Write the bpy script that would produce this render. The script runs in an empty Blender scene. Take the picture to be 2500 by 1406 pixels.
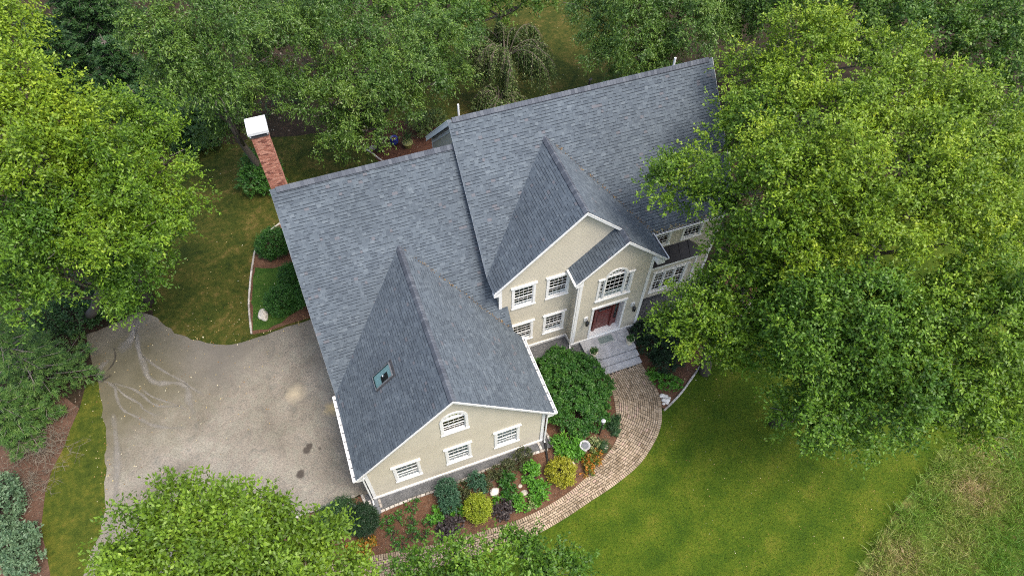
import bpy, bmesh, math, random
import numpy as np
from mathutils import Vector, Matrix, noise

random.seed(7)
RNG = np.random.default_rng(11)
SC = bpy.context.scene
COL = SC.collection
R = math.radians

# ------------------------------------------------------------------ camera, sky, sun, exposure
cam = bpy.data.cameras.new('camera')
camo = bpy.data.objects.new('camera', cam)
COL.objects.link(camo)
cam.sensor_fit = 'HORIZONTAL'
cam.sensor_width = 36.0
cam.lens = 1669.3 / 2500 * 36
cam.clip_start, cam.clip_end = 0.5, 2000
CR = Vector((0.93774623, -0.34707022, 0.01320096))
CU = Vector((0.27727444, 0.77097285, 0.57334086))
CF = Vector((0.20916712, 0.53398794, -0.81921059))
CP = Vector((2.0992, -12.0527, 32.8672))
camo.matrix_world = Matrix(((CR.x, CU.x, -CF.x, CP.x), (CR.y, CU.y, -CF.y, CP.y), (CR.z, CU.z, -CF.z, CP.z), (0, 0, 0, 1)))
SC.camera = camo

SUN_EL, SUN_AZ = R(64), R(140)          # azimuth clockwise from +Y
world = bpy.data.worlds.new('World')
SC.world = world
world.use_nodes = True
wn = world.node_tree
sky = wn.nodes.new('ShaderNodeTexSky')
sky.sky_type = 'NISHITA'
sky.sun_disc = False
sky.sun_elevation = SUN_EL
sky.sun_rotation = SUN_AZ
sky.air_density, sky.dust_density, sky.ozone_density = 1.2, 4.5, 1.0
bg = wn.nodes['Background']
bg.inputs['Strength'].default_value = 0.15
wn.links.new(sky.outputs['Color'], bg.inputs['Color'])
sl = bpy.data.lights.new('sun', 'SUN')
sl.energy, sl.angle, sl.color = 1.3, R(24), (1.0, 0.94, 0.85)
so = bpy.data.objects.new('sun', sl)
COL.objects.link(so)
sd = Vector((math.sin(SUN_AZ) * math.cos(SUN_EL), math.cos(SUN_AZ) * math.cos(SUN_EL), math.sin(SUN_EL)))
so.rotation_euler = sd.to_track_quat('Z', 'Y').to_euler()
so.location = (30, -20, 60)
vs = SC.view_settings
vs.view_transform, vs.look, vs.exposure, vs.gamma = 'Standard', 'None', 1.12, 1.0
vs.use_curve_mapping = False
SC.render.engine = 'CYCLES'
SC.cycles.use_denoising = False
SC.cycles.filter_width = 1.1
SC.cycles.max_bounces = 8
SC.cycles.transparent_max_bounces = 12

# ------------------------------------------------------------------ materials
def newmat(name):
    m = bpy.data.materials.new(name)
    m.use_nodes = True
    nt = m.node_tree
    return m, nt, nt.nodes['Principled BSDF']

def nd(nt, typ, **kw):
    n = nt.nodes.new(typ)
    for k, v in kw.items():
        if k in n.inputs.keys():
            n.inputs[k].default_value = v
        else:
            setattr(n, k, v)
    return n

def ramp(nt, stops, fac=None):
    r = nt.nodes.new('ShaderNodeValToRGB')
    e = r.color_ramp.elements
    while len(e) < len(stops):
        e.new(0.5)
    for i, (p, c) in enumerate(stops):
        e[i].position = p
        e[i].color = (*c, 1)
    if fac is not None:
        nt.links.new(fac, r.inputs['Fac'])
    return r

def mixc(nt, fac, a, b, mode='MIX'):
    m = nt.nodes.new('ShaderNodeMix')
    m.data_type = 'RGBA'
    m.blend_type = mode
    for i, x in ((0, fac), (6, a), (7, b)):
        if hasattr(x, 'node'):
            nt.links.new(x, m.inputs[i])
        elif i == 0:
            m.inputs[0].default_value = x
        else:
            m.inputs[i].default_value = (*x, 1)
    return m.outputs[2]

def objco(nt):
    return nt.nodes.new('ShaderNodeTexCoord').outputs['Object']

def geoco(nt):
    return nt.nodes.new('ShaderNodeNewGeometry').outputs['Position']

def noise_n(nt, co, scale, detail=4, rough=0.55, dist=0.0):
    n = nd(nt, 'ShaderNodeTexNoise', Scale=scale, Detail=detail, Roughness=rough, Distortion=dist)
    nt.links.new(co, n.inputs['Vector'])
    return n.outputs['Fac']

def attr(nt, name='tone'):
    a = nt.nodes.new('ShaderNodeAttribute')
    a.attribute_name = name
    return a.outputs['Fac']

def bump(nt, bs, h, strength, dist=0.01):
    b = nd(nt, 'ShaderNodeBump', Strength=strength, Distance=dist)
    nt.links.new(h, b.inputs['Height'])
    nt.links.new(b.outputs['Normal'], bs.inputs['Normal'])

def plain(name, col, rough=0.5, var=0.12, scale=6.0, spec=0.5, metal=0.0, bmp=0.0):
    m, nt, bs = newmat(name)
    co = geoco(nt)
    n = noise_n(nt, co, scale, 5)
    a = tuple(c * (1 - var) for c in col)
    b = tuple(min(1, c * (1 + var)) for c in col)
    r = ramp(nt, [(0.3, a), (0.7, b)], n)
    nt.links.new(r.outputs['Color'], bs.inputs['Base Color'])
    bs.inputs['Roughness'].default_value = rough
    bs.inputs['Specular IOR Level'].default_value = spec
    bs.inputs['Metallic'].default_value = metal
    if bmp:
        bump(nt, bs, noise_n(nt, co, scale * 12, 3), bmp, 0.01)
    return m

def toned(name, stops, rough=0.8, var=0.25, scale=40.0, bmp=0.3, spec=0.3, big=0.0, bigscale=0.4):
    m, nt, bs = newmat(name)
    co = geoco(nt)
    r = ramp(nt, stops, attr(nt))
    n = noise_n(nt, co, scale, 4, 0.7)
    k = ramp(nt, [(0.25, (1 - var,) * 3), (0.75, (1 + var,) * 3)], n)
    c = mixc(nt, 1.0, r.outputs['Color'], k.outputs['Color'], 'MULTIPLY')
    if big:
        n2 = noise_n(nt, co, bigscale, 4, 0.6)
        k2 = ramp(nt, [(0.3, (1 - big,) * 3), (0.7, (1 + big * 0.6,) * 3)], n2)
        c = mixc(nt, 1.0, c, k2.outputs['Color'], 'MULTIPLY')
    nt.links.new(c, bs.inputs['Base Color'])
    bs.inputs['Roughness'].default_value = rough
    bs.inputs['Specular IOR Level'].default_value = spec
    if bmp:
        bump(nt, bs, n, bmp, 0.01)
    return m

def leafmat(name, cols, rough=0.45, trans=0.25, spec=0.45):
    m, nt, bs = newmat(name)
    k = len(cols)
    r = ramp(nt, [(i / (k - 1), c) for i, c in enumerate(cols)], attr(nt))
    nt.links.new(r.outputs['Color'], bs.inputs['Base Color'])
    bs.inputs['Roughness'].default_value = rough
    bs.inputs['Specular IOR Level'].default_value = spec
    t = nd(nt, 'ShaderNodeBsdfTranslucent')
    c2 = mixc(nt, 1.0, r.outputs['Color'], (1.25, 1.2, 0.6), 'MULTIPLY')
    nt.links.new(c2, t.inputs['Color'])
    mx = nd(nt, 'ShaderNodeMixShader', Fac=trans)
    nt.links.new(bs.outputs[0], mx.inputs[1])
    nt.links.new(t.outputs[0], mx.inputs[2])
    nt.links.new(mx.outputs[0], nt.nodes['Material Output'].inputs['Surface'])
    return m

M = {}
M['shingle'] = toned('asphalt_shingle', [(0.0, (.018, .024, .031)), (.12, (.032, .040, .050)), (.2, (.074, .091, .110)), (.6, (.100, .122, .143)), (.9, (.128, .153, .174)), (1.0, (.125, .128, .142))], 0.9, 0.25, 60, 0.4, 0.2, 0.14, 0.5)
M['cap'] = toned('ridge_shingle', [(0, (.058, .066, .082)), (.5, (.09, .102, .122)), (1, (.125, .138, .158))], 0.9, 0.2, 50, 0.4, 0.25)
M['wall'] = plain('cream_clapboard', (.50, .462, .37), 0.55, 0.05, 1.2)
M['white'] = plain('white_paint', (.78, .78, .76), 0.45, 0.03, 2.0)
M['trimgrey'] = plain('trim_shadowed_white', (.74, .74, .72), 0.5, 0.04, 3.0)
M['concrete'] = plain('concrete', (.36, .35, .33), 0.8, 0.18, 3.0, bmp=.2)
M['granite'] = plain('granite_step', (.42, .42, .42), 0.7, 0.22, 3.5, bmp=.15)
M['door'] = plain('mahogany_door', (.135, .03, .025), 0.35, 0.2, 5.0)
M['black'] = plain('black_metal', (.015, .015, .017), 0.35, 0.1, 8.0)
M['bronze'] = plain('dark_bronze_roof', (.013, .010, .010), 0.3, 0.3, 1.5, metal=.3)
M['gutterin'] = plain('dark_gutter_inside', (.05, .05, .055), 0.5, 0.3, 9.0)
M['dark'] = plain('unlit_room', (.012, .012, .014), 0.8, 0.1, 3.0)
M['curtain'] = plain('white_curtain', (.84, .87, .90), 0.8, 0.06, 9.0)
M['mint'] = plain('mint_painted_shaft', (.72, .88, .80), 0.7, 0.05, 3.0)
M['brick'] = toned('chimney_brick', [(0, (.15, .055, .040)), (.3, (.27, .105, .070)), (.7, (.35, .155, .108)), (1, (.42, .21, .15))], 0.85, 0.2, 40, 0.4)
M['mortar'] = plain('mortar', (.40, .25, .18), 0.9, 0.15, 20.0, bmp=.3)
M['metalwhite'] = plain('white_metal_cap', (.58, .59, .60), 0.4, 0.06, 4.0)
M['paver'] = toned('clay_paver', [(0, (.22, .165, .105)), (.4, (.34, .265, .18)), (.75, (.41, .325, .23)), (1, (.42, .30, .23))], 0.85, 0.25, 30, 0.3, .3, 0.22, .7)
M['joint'] = plain('paver_joint_sand', (.030, .024, .018), 0.95, 0.3, 20.0)
M['cobble'] = toned('granite_cobble', [(0, (.30, .27, .24)), (.5, (.40, .37, .33)), (1, (.50, .47, .43))], 0.85, 0.25, 25, 0.5)
M['rock'] = toned('field_rock', [(0, (.30, .25, .19)), (.5, (.42, .38, .31)), (1, (.70, .68, .64))], 0.85, 0.3, 9, 0.6)
M['pot'] = plain('cast_stone_urn', (.62, .56, .42), 0.7, 0.12, 12.0, bmp=.2)
M['mat'] = plain('grey_green_doormat', (.20, .245, .22), 0.95, 0.15, 30.0, bmp=.6)
M['matedge'] = plain('doormat_border', (.40, .41, .39), 0.9, 0.15, 30.0)
M['bluepot'] = plain('blue_glaze', (.03, .05, .32), 0.25, 0.3, 12.0)
M['yellowpot'] = plain('olive_glaze', (.20, .21, .07), 0.4, 0.2, 9.0)
M['bark'] = toned('grey_bark', [(0, (.055, .045, .035)), (.5, (.11, .095, .08)), (1, (.20, .18, .16))], 0.9, 0.35, 14, 0.6)
M['twig'] = toned('bare_twig', [(0, (.06, .05, .036)), (.5, (.115, .10, .075)), (1, (.22, .19, .145))], 0.9, 0.2, 20, 0)
M['litter'] = toned('fallen_leaf', [(0, (.16, .07, .02)), (.35, (.30, .19, .06)), (.7, (.50, .40, .18)), (1, (.62, .58, .42))], 0.7, 0.1, 20, 0)
M['slate'] = plain('blue_slate', (.13, .14, .155), 0.6, 0.2, 8.0)
M['pipe'] = plain('black_corrugated_pipe', (.012, .012, .012), 0.4, 0.1, 8.0)

def glassmat():
    m, nt, bs = newmat('window_glass')
    bs.inputs['Base Color'].default_value = (.02, .024, .028, 1)
    bs.inputs['Roughness'].default_value = 0.04
    tr = nd(nt, 'ShaderNodeBsdfTransparent')
    tr.inputs['Color'].default_value = (.82, .86, .86, 1)
    gl = nd(nt, 'ShaderNodeBsdfGlossy', Roughness=0.03)
    fr = nd(nt, 'ShaderNodeFresnel', IOR=1.6)
    mx = nt.nodes.new('ShaderNodeMixShader')
    nt.links.new(fr.outputs[0], mx.inputs[0])
    nt.links.new(tr.outputs[0], mx.inputs[1])
    nt.links.new(gl.outputs[0], mx.inputs[2])
    nt.links.new(mx.outputs[0], nt.nodes['Material Output'].inputs['Surface'])
    return m
M['glass'] = glassmat()
M['skyglass'] = glassmat()
M['skyglass'].node_tree.nodes['Transparent BSDF'].inputs['Color'].default_value = (.92, 1, .96, 1)

LEAF = dict(
    maple=[(0.026, 0.067, 0.005), (0.073, 0.153, 0.009), (0.153, 0.262, 0.015), (0.289, 0.366, 0.029)],
    maple2=[(0.021, 0.060, 0.007), (0.055, 0.132, 0.011), (0.114, 0.222, 0.017), (0.225, 0.319, 0.032)],
    gold=[(0.043, 0.098, 0.006), (0.112, 0.198, 0.010), (0.212, 0.314, 0.018), (0.363, 0.413, 0.027)],
    lime_tree=[(0.037, 0.089, 0.007), (0.091, 0.167, 0.011), (0.157, 0.267, 0.018), (0.274, 0.360, 0.033)],
    birch=[(0.018, 0.052, 0.010), (0.052, 0.114, 0.016), (0.109, 0.195, 0.027), (0.237, 0.319, 0.056)],
    far=[(.022, .070, .010), (.055, .130, .016), (.110, .200, .024), (.190, .280, .038)],
    hemlock=[(.012, .042, .012), (.024, .070, .018), (.045, .110, .026), (.08, .155, .038)],
    pine=[(.030, .085, .020), (.062, .145, .030), (.115, .215, .045), (.20, .29, .08)],
    weeping=[(.030, .070, .018), (.070, .125, .030), (.130, .190, .055), (.22, .27, .10)],
    rhodo=[(.014, .060, .010), (.032, .110, .016), (.065, .170, .024), (.13, .25, .04)],
    box=[(.014, .060, .010), (.026, .095, .014), (.045, .140, .018), (.075, .19, .026)],
    yew=[(.006, .022, .008), (.012, .036, .013), (.020, .055, .018), (.032, .075, .026)],
    juniper=[(.014, .042, .014), (.028, .075, .024), (.050, .115, .034), (.080, .16, .050)],
    spirea=[(.14, .15, .012), (.25, .26, .018), (.36, .36, .025), (.44, .42, .05)],
    lime=[(.11, .16, .010), (.20, .27, .016), (.30, .36, .022), (.40, .44, .04)],
    bright=[(.035, .12, .012), (.065, .20, .018), (.11, .29, .025), (.17, .36, .04)],
    purple=[(.020, .016, .018), (.045, .036, .038), (.085, .070, .068), (.16, .14, .125)],
    bluegreen=[(.012, .045, .024), (.026, .080, .042), (.050, .125, .065), (.09, .18, .10)],
    olive=[(.025, .040, .014), (.048, .065, .022), (.085, .095, .035), (.13, .13, .055)],
    orange=[(.05, .10, .012), (.10, .14, .016), (.42, .16, .02), (.60, .20, .03)],
    variegated=[(.05, .10, .02), (.14, .20, .06), (.34, .36, .16), (.52, .52, .30)],
    pale=[(.045, .095, .048), (.085, .155, .080), (.14, .225, .12), (.22, .30, .18)],
    meadow=[(.075, .20, .018), (.145, .265, .03), (.235, .29, .06), (.40, .30, .16)],
    grass=[(.015, .048, .002), (.036, .084, .003), (.070, .120, .005), (.13, .15, .016)],
)
for k, c in LEAF.items():
    glossy = {'birch': (.42, .12, .4), 'maple2': (.48, .16, .35), 'maple': (.48, .16, .35), 'gold': (.48, .18, .35), 'rhodo': (.45, .15, .35)}.get(k, (.5, .2, .4))
    M['leaf_' + k] = leafmat('foliage_' + k, c, *glossy)

def groundmat(name, stops, s1, s2, fine=90, bmp=.5, stripes=None, rough=.95, mixw=.5):
    m, nt, bs = newmat(name)
    co = geoco(nt)
    n1 = noise_n(nt, co, s1, 6, 0.62, 0.4)
    n2 = noise_n(nt, co, s2, 5, 0.7)
    mm = nd(nt, 'ShaderNodeMix')
    mm.data_type = 'FLOAT'
    mm.inputs[0].default_value = mixw
    nt.links.new(n1, mm.inputs[2])
    nt.links.new(n2, mm.inputs[3])
    fac = mm.outputs[0]
    if stripes:
        ang, per, amt = stripes
        mp = nd(nt, 'ShaderNodeMapping')
        mp.inputs['Rotation'].default_value = (0, 0, ang)
        nt.links.new(co, mp.inputs['Vector'])
        wv = nd(nt, 'ShaderNodeTexWave', Scale=.314 / per, Distortion=1.2, Detail=2.0)
        wv.inputs['Detail Scale'].default_value = .5
        wv.bands_direction = 'Y'
        nt.links.new(mp.outputs[0], wv.inputs['Vector'])
        ma = nd(nt, 'ShaderNodeMath', operation='MULTIPLY_ADD')
        nt.links.new(wv.outputs['Fac'], ma.inputs[0])
        ma.inputs[1].default_value = amt
        nt.links.new(fac, ma.inputs[2])
        fac = ma.outputs[0]
    r = ramp(nt, stops, fac)
    n3 = noise_n(nt, co, fine, 3, 0.7)
    k = ramp(nt, [(.28, (.45,) * 3), (.72, (1.6,) * 3)], n3)
    c = mixc(nt, .85, r.outputs['Color'], k.outputs['Color'], 'MULTIPLY')
    nt.links.new(c, bs.inputs['Base Color'])
    bs.inputs['Roughness'].default_value = rough
    bs.inputs['Specular IOR Level'].default_value = .2
    bump(nt, bs, n3, bmp, .03)
    return m

M['floor'] = groundmat('woodland_floor', [(.3, (.012, .011, .006)), (.5, (.026, .019, .011)), (.62, (.045, .028, .017)), (.75, (.026, .032, .010))], .35, 3.0, 22)  # litter darkened so the colour holds the shade under the canopy
M['soil'] = groundmat('bare_red_soil', [(.3, (.050, .030, .020)), (.5, (.095, .055, .038)), (.62, (.13, .078, .055)), (.75, (.07, .062, .03))], .5, 4.0, 22)
M['lawn'] = groundmat('lawn_grass', [(.34, (.020, .047, .002)), (.47, (.038, .072, .003)), (.58, (.062, .094, .005)), (.70, (.105, .118, .012)), (.82, (.17, .135, .030))], .8, 8.0, 20, .9, (R(-23), 2.2, .085))
M['backlawn'] = groundmat('dry_shaded_lawn', [(.38, (.016, .028, .003)), (.47, (.033, .045, .005)), (.55, (.060, .060, .010)), (.64, (.12, .088, .026))], .5, 3.0, 26, .7)  # dry grass, its colour also darkened for the shade of the trees
M['meadowground'] = groundmat('meadow_ground', [(.3, (.05, .10, .012)), (.5, (.09, .12, .02)), (.62, (.17, .125, .06)), (.75, (.08, .15, .02))], .25, 2.5, 16, .7)
M['verge'] = groundmat('olive_verge', [(.34, (.020, .036, .003)), (.47, (.046, .064, .006)), (.57, (.082, .088, .010)), (.67, (.135, .105, .022))], .6, 3.0, 28, .7)
M['mulch'] = groundmat('bark_mulch', [(.3, (.060, .029, .017)), (.5, (.118, .062, .037)), (.7, (.18, .105, .068))], 1.0, 8.0, 38, .9)
M['shademulch'] = groundmat('shaded_bark_mulch', [(.3, (.030, .013, .009)), (.5, (.062, .028, .018)), (.7, (.10, .052, .035))], 1.0, 8.0, 38, .9)  # darker copy of the mulch, with the trees' shade in its colour
M['gravel'] = groundmat('crushed_stone', [(.3, (.07, .072, .075)), (.5, (.115, .118, .122)), (.7, (.18, .18, .18))], 2.0, 14.0, 42, 1.0)
M['cover'] = groundmat('creeping_cover', [(.35, (.016, .048, .006)), (.5, (.034, .080, .010)), (.65, (.065, .105, .018))], 1.5, 8.0, 30, .9)

def drivemat():
    m, nt, bs = newmat('worn_asphalt')
    co = geoco(nt)
    n1 = noise_n(nt, co, .28, 6, .6, .5)
    r = ramp(nt, [(.30, (.140, .129, .107)), (.46, (.196, .180, .153)), (.58, (.236, .218, .188)), (.74, (.278, .259, .225))], n1)
    sp = noise_n(nt, co, 15, 4, .8)
    k = ramp(nt, [(.30, (.50, .50, .49)), (.5, (1, 1, 1)), (.70, (1.45, 1.44, 1.40))], sp)
    c = mixc(nt, 1.0, r.outputs['Color'], k.outputs['Color'], 'MULTIPLY')
    h = ramp(nt, [(.36, (.80, .82, .80)), (.48, (1.04, .99, .95)), (.56, (.98, 1.0, .95)), (.66, (1.14, 1.10, 1.04))], noise_n(nt, co, 1.3, 5, .7, .8))
    c = mixc(nt, 1.0, c, h.outputs['Color'], 'MULTIPLY')
    def blob(cx, cy, rad, soft, edge, wob):
        sx = nd(nt, 'ShaderNodeVectorMath', operation='DISTANCE')
        nt.links.new(co, sx.inputs[0])
        sx.inputs[1].default_value = (cx, cy, 0)
        nz = noise_n(nt, co, wob, 5, .65, .6)
        ad = nd(nt, 'ShaderNodeMath', operation='MULTIPLY_ADD')
        nt.links.new(nz, ad.inputs[0])
        ad.inputs[1].default_value = edge
        nt.links.new(sx.outputs['Value'], ad.inputs[2])
        mr = nd(nt, 'ShaderNodeMapRange')
        nt.links.new(ad.outputs[0], mr.inputs[0])
        mr.inputs[1].default_value = rad + edge * .5 + soft
        mr.inputs[2].default_value = rad + edge * .5 - soft
        return mr.outputs[0]
    # moss and silt that has settled in the low corner, old leaf stain along the top edge
    moss = blob(-11.2, 10.8, 4.0, 2.0, 5.0, .45)
    c = mixc(nt, moss, c, mixc(nt, noise_n(nt, co, .9, 5), (.072, .066, .038), (.150, .134, .092)))
    st = blob(-5.5, 11.6, 2.6, 1.4, 3.0, .6)
    c = mixc(nt, st, c, (.125, .115, .098))
    st2 = blob(-13.0, 2.0, 2.4, 1.2, 3.0, .5)
    c = mixc(nt, st2, c, (.20, .18, .145))
    yel = blob(-.9, 5.35, .30, .25, .7, 1.6)
    c = mixc(nt, yel, c, (.46, .36, .19))
    yel2 = blob(-2.6, 6.9, .30, .35, .7, 1.6)
    c = mixc(nt, yel2, c, (.40, .34, .24))
    for (x, y, q) in ((-2.66, 3.55, .20), (-2.45, 3.72, .15), (-3.14, 2.43, .20), (-2.0, 3.45, .05)):
        b = blob(x, y, q, .05, .28, 2.2)
        c = mixc(nt, b, c, (.070, .060, .050))
    nt.links.new(c, bs.inputs['Base Color'])
    bs.inputs['Roughness'].default_value = .92
    bs.inputs['Specular IOR Level'].default_value = .2
    bump(nt, bs, sp, .5, .01)
    return m
M['drive'] = drivemat()

def streakmat(name, col):
    m, nt, bs = newmat(name)
    co = geoco(nt)
    n = noise_n(nt, co, 9, 4, .7)
    k = ramp(nt, [(.3, tuple(c * .8 for c in col)), (.7, tuple(c * 1.15 for c in col))], n)
    nt.links.new(k.outputs['Color'], bs.inputs['Base Color'])
    bs.inputs['Roughness'].default_value = .95
    tr = nd(nt, 'ShaderNodeBsdfTransparent')
    a = attr(nt, 'fade')
    mu = nd(nt, 'ShaderNodeMath', operation='MULTIPLY')
    nt.links.new(a, mu.inputs[0])
    n2 = ramp(nt, [(.3, (.30,) * 3), (.65, (.75,) * 3)], noise_n(nt, co, 1.2, 3, .6))
    nt.links.new(n2.outputs['Color'], mu.inputs[1])
    mx = nt.nodes.new('ShaderNodeMixShader')
    nt.links.new(mu.outputs[0], mx.inputs[0])
    nt.links.new(tr.outputs[0], mx.inputs[1])
    nt.links.new(bs.outputs[0], mx.inputs[2])
    nt.links.new(mx.outputs[0], nt.nodes['Material Output'].inputs['Surface'])
    return m
M['silt'] = streakmat('washed_silt', (.25, .232, .20))
M['crack'] = streakmat('dark_crack', (.045, .038, .032))

# ------------------------------------------------------------------ object helpers
def tag(o, label=None, cat=None, group=None, kind=None):
    for k, v in (('label', label), ('category', cat), ('group', group), ('kind', kind)):
        if v:
            o[k] = v
    return o

def empty(name, loc, label=None, cat=None, group=None, kind=None, rz=0):
    o = bpy.data.objects.new(name, None)
    o.empty_display_size = .2
    o.location = loc
    o.rotation_euler = (0, 0, rz)
    COL.objects.link(o)
    return tag(o, label, cat, group, kind)

def link(name, me, parent=None, mw=None):
    o = bpy.data.objects.new(name, me)
    COL.objects.link(o)
    if parent is not None:
        o.parent = parent
        pw = WORLD.get(parent.name)
        if pw is None:
            pw = Matrix.LocRotScale(parent.location, parent.rotation_euler, parent.scale) if parent.type == 'EMPTY' or parent.parent is None else Matrix()
            WORLD[parent.name] = pw
        o.matrix_parent_inverse = pw.inverted()
    if mw is not None:
        o.matrix_basis = mw
    return o
WORLD = {}

class MB:
    def __init__(s):
        s.v, s.f, s.t = [], [], []
    def face(s, pts, tone=.5):
        b = len(s.v)
        s.v.extend([tuple(p) for p in pts])
        s.f.append(tuple(range(b, b + len(pts))))
        s.t.append(tone)
    def solid(s, P, F, tone=.5):
        b = len(s.v)
        s.v.extend([tuple(p) for p in P])
        for f in F:
            s.f.append(tuple(b + i for i in f))
            s.t.append(tone)
    def hexa(s, P, tone=.5):      # P: bottom 4 ccw, top 4 ccw
        s.solid(P, [(3, 2, 1, 0), (4, 5, 6, 7), (0, 1, 5, 4), (1, 2, 6, 5), (2, 3, 7, 6), (3, 0, 4, 7)], tone)
    def box(s, x0, x1, y0, y1, z0, z1, tone=.5):
        s.hexa([(x0, y0, z0), (x1, y0, z0), (x1, y1, z0), (x0, y1, z0), (x0, y0, z1), (x1, y0, z1), (x1, y1, z1), (x0, y1, z1)], tone)
    def tube(s, path, radii, n=6, tone=.5, cap=True):
        path = [Vector(p) for p in path]
        b0 = len(s.v)
        prev = None
        for i, p in enumerate(path):
            d = (path[min(i + 1, len(path) - 1)] - path[max(i - 1, 0)])
            d = d.normalized() if d.length > 1e-6 else Vector((0, 0, 1))
            if prev is None:
                a = d.orthogonal().normalized()
            else:
                a = (prev - d * prev.dot(d))
                a = a.normalized() if a.length > 1e-6 else d.orthogonal().normalized()
            prev = a
            c = d.cross(a)
            r = radii[i] if hasattr(radii, '__len__') else radii
            for k in range(n):
                an = 2 * math.pi * k / n
                s.v.append(tuple(p + (a * math.cos(an) + c * math.sin(an)) * r))
        for i in range(len(path) - 1):
            for k in range(n):
                k2 = (k + 1) % n
                s.f.append((b0 + i * n + k, b0 + i * n + k2, b0 + (i + 1) * n + k2, b0 + (i + 1) * n + k))
                s.t.append(tone)
        if cap:
            s.f.append(tuple(b0 + k for k in range(n))[::-1])
            s.t.append(tone)
            e = b0 + (len(path) - 1) * n
            s.f.append(tuple(e + k for k in range(n)))
            s.t.append(tone)
    def lathe(s, prof, c, n=16, tone=.5):      # prof: (r, z) list
        b0 = len(s.v)
        for r, z in prof:
            for k in range(n):
                an = 2 * math.pi * k / n
                s.v.append((c[0] + r * math.cos(an), c[1] + r * math.sin(an), c[2] + z))
        for i in range(len(prof) - 1):
            for k in range(n):
                k2 = (k + 1) % n
                s.f.append((b0 + i * n + k, b0 + i * n + k2, b0 + (i + 1) * n + k2, b0 + (i + 1) * n + k))
                s.t.append(tone)
        e = b0 + (len(prof) - 1) * n
        s.f.append(tuple(b0 + k for k in range(n))[::-1]); s.t.append(tone)
        s.f.append(tuple(e + k for k in range(n))); s.t.append(tone)
    def mesh(s, name, mat, smooth=False):
        me = bpy.data.meshes.new(name)
        me.from_pydata(s.v, [], s.f)
        me.materials.append(mat)
        a = me.attributes.new('tone', 'FLOAT', 'FACE')
        a.data.foreach_set('value', s.t)
        if smooth:
            me.polygons.foreach_set('use_smooth', [True] * len(me.polygons))
        me.update()
        return me
    def build(s, name, mat, parent=None, smooth=False):
        return link(name, s.mesh(name, mat, smooth), parent)

class Fr:
    """a plane frame: u along, v up the plane, n outwards"""
    def __init__(s, O, U, V):
        s.O, s.U, s.V = Vector(O), Vector(U).normalized(), Vector(V).normalized()
        s.N = s.U.cross(s.V).normalized()
    def P(s, u, v, n=0.0):
        return s.O + s.U * u + s.V * v + s.N * n
    def box(s, mb, u0, u1, v0, v1, n0, n1, tone=.5):
        mb.hexa([s.P(u0, v0, n0), s.P(u1, v0, n0), s.P(u1, v1, n0), s.P(u0, v1, n0), s.P(u0, v0, n1), s.P(u1, v0, n1), s.P(u1, v1, n1), s.P(u0, v1, n1)], tone)
    def quad(s, mb, u0, u1, v0, v1, n, tone=.5):
        mb.face([s.P(u0, v0, n), s.P(u1, v0, n), s.P(u1, v1, n), s.P(u0, v1, n)], tone)

def project_area(c, a, n):      # rough picture area of a small facet
    d = Vector(c) - CP
    z = d.dot(CF)
    return a * abs(n.dot(d.normalized())) / (z * z)

# ------------------------------------------------------------------ ground
def sm(a):
    a = min(1.0, max(0.0, a))
    return a * a * (3 - 2 * a)

def gh(x, y):
    return .3 * sm((x - 9.2) / .8) * sm((y - 2.9) / 1.3) * sm((24 - x) / 2.0) * sm((9 - y) / 2.0)

def sheet(name, poly, dz, mat, kind='structure', step=1.0, wob=0.0, seg=.8, label=None):
    pts = [Vector((p[0], p[1], 0)) for p in poly]
    if wob:
        out = []
        for i, p in enumerate(pts):
            q = pts[(i + 1) % len(pts)]
            k = max(1, int((q - p).length / seg))
            for j in range(k):
                r = p.lerp(q, j / k)
                r.x += wob * noise.noise((r.x * 1.3, r.y * 1.3, 3.1)) + wob * .6 * noise.noise((r.x * 4, r.y * 4, 1.7))
                r.y += wob * noise.noise((r.x * 1.3, r.y * 1.3, 9.4)) + wob * .6 * noise.noise((r.x * 4, r.y * 4, 5.2))
                out.append(r)
        pts = out
    bm = bmesh.new()
    bm.faces.new([bm.verts.new(p) for p in pts])
    xs = [p.x for p in pts]; ys = [p.y for p in pts]
    g = lambda lo, hi: [lo + step * i for i in range(1, int((hi - lo) / step) + 1)]
    for x in g(min(xs), max(xs)):
        if -1 < x < 30 or abs(x - round(x / 6) * 6) < step / 2:
            bmesh.ops.bisect_plane(bm, geom=bm.verts[:] + bm.edges[:] + bm.faces[:], plane_co=(x, 0, 0), plane_no=(1, 0, 0))
    for y in g(min(ys), max(ys)):
        if -1 < y < 12 or abs(y - round(y / 6) * 6) < step / 2:
            bmesh.ops.bisect_plane(bm, geom=bm.verts[:] + bm.edges[:] + bm.faces[:], plane_co=(0, y, 0), plane_no=(0, 1, 0))
    bmesh.ops.triangulate(bm, faces=bm.faces[:])
    for f in bm.faces:
        if f.normal.z < 0:
            f.normal_flip()
    for v in bm.verts:
        v.co.z = gh(v.co.x, v.co.y) + dz
    me = bpy.data.meshes.new(name)
    bm.to_mesh(me)
    bm.free()
    me.materials.append(mat)
    o = link(name, me)
    tag(o, label, None, None, kind)
    return o

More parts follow.
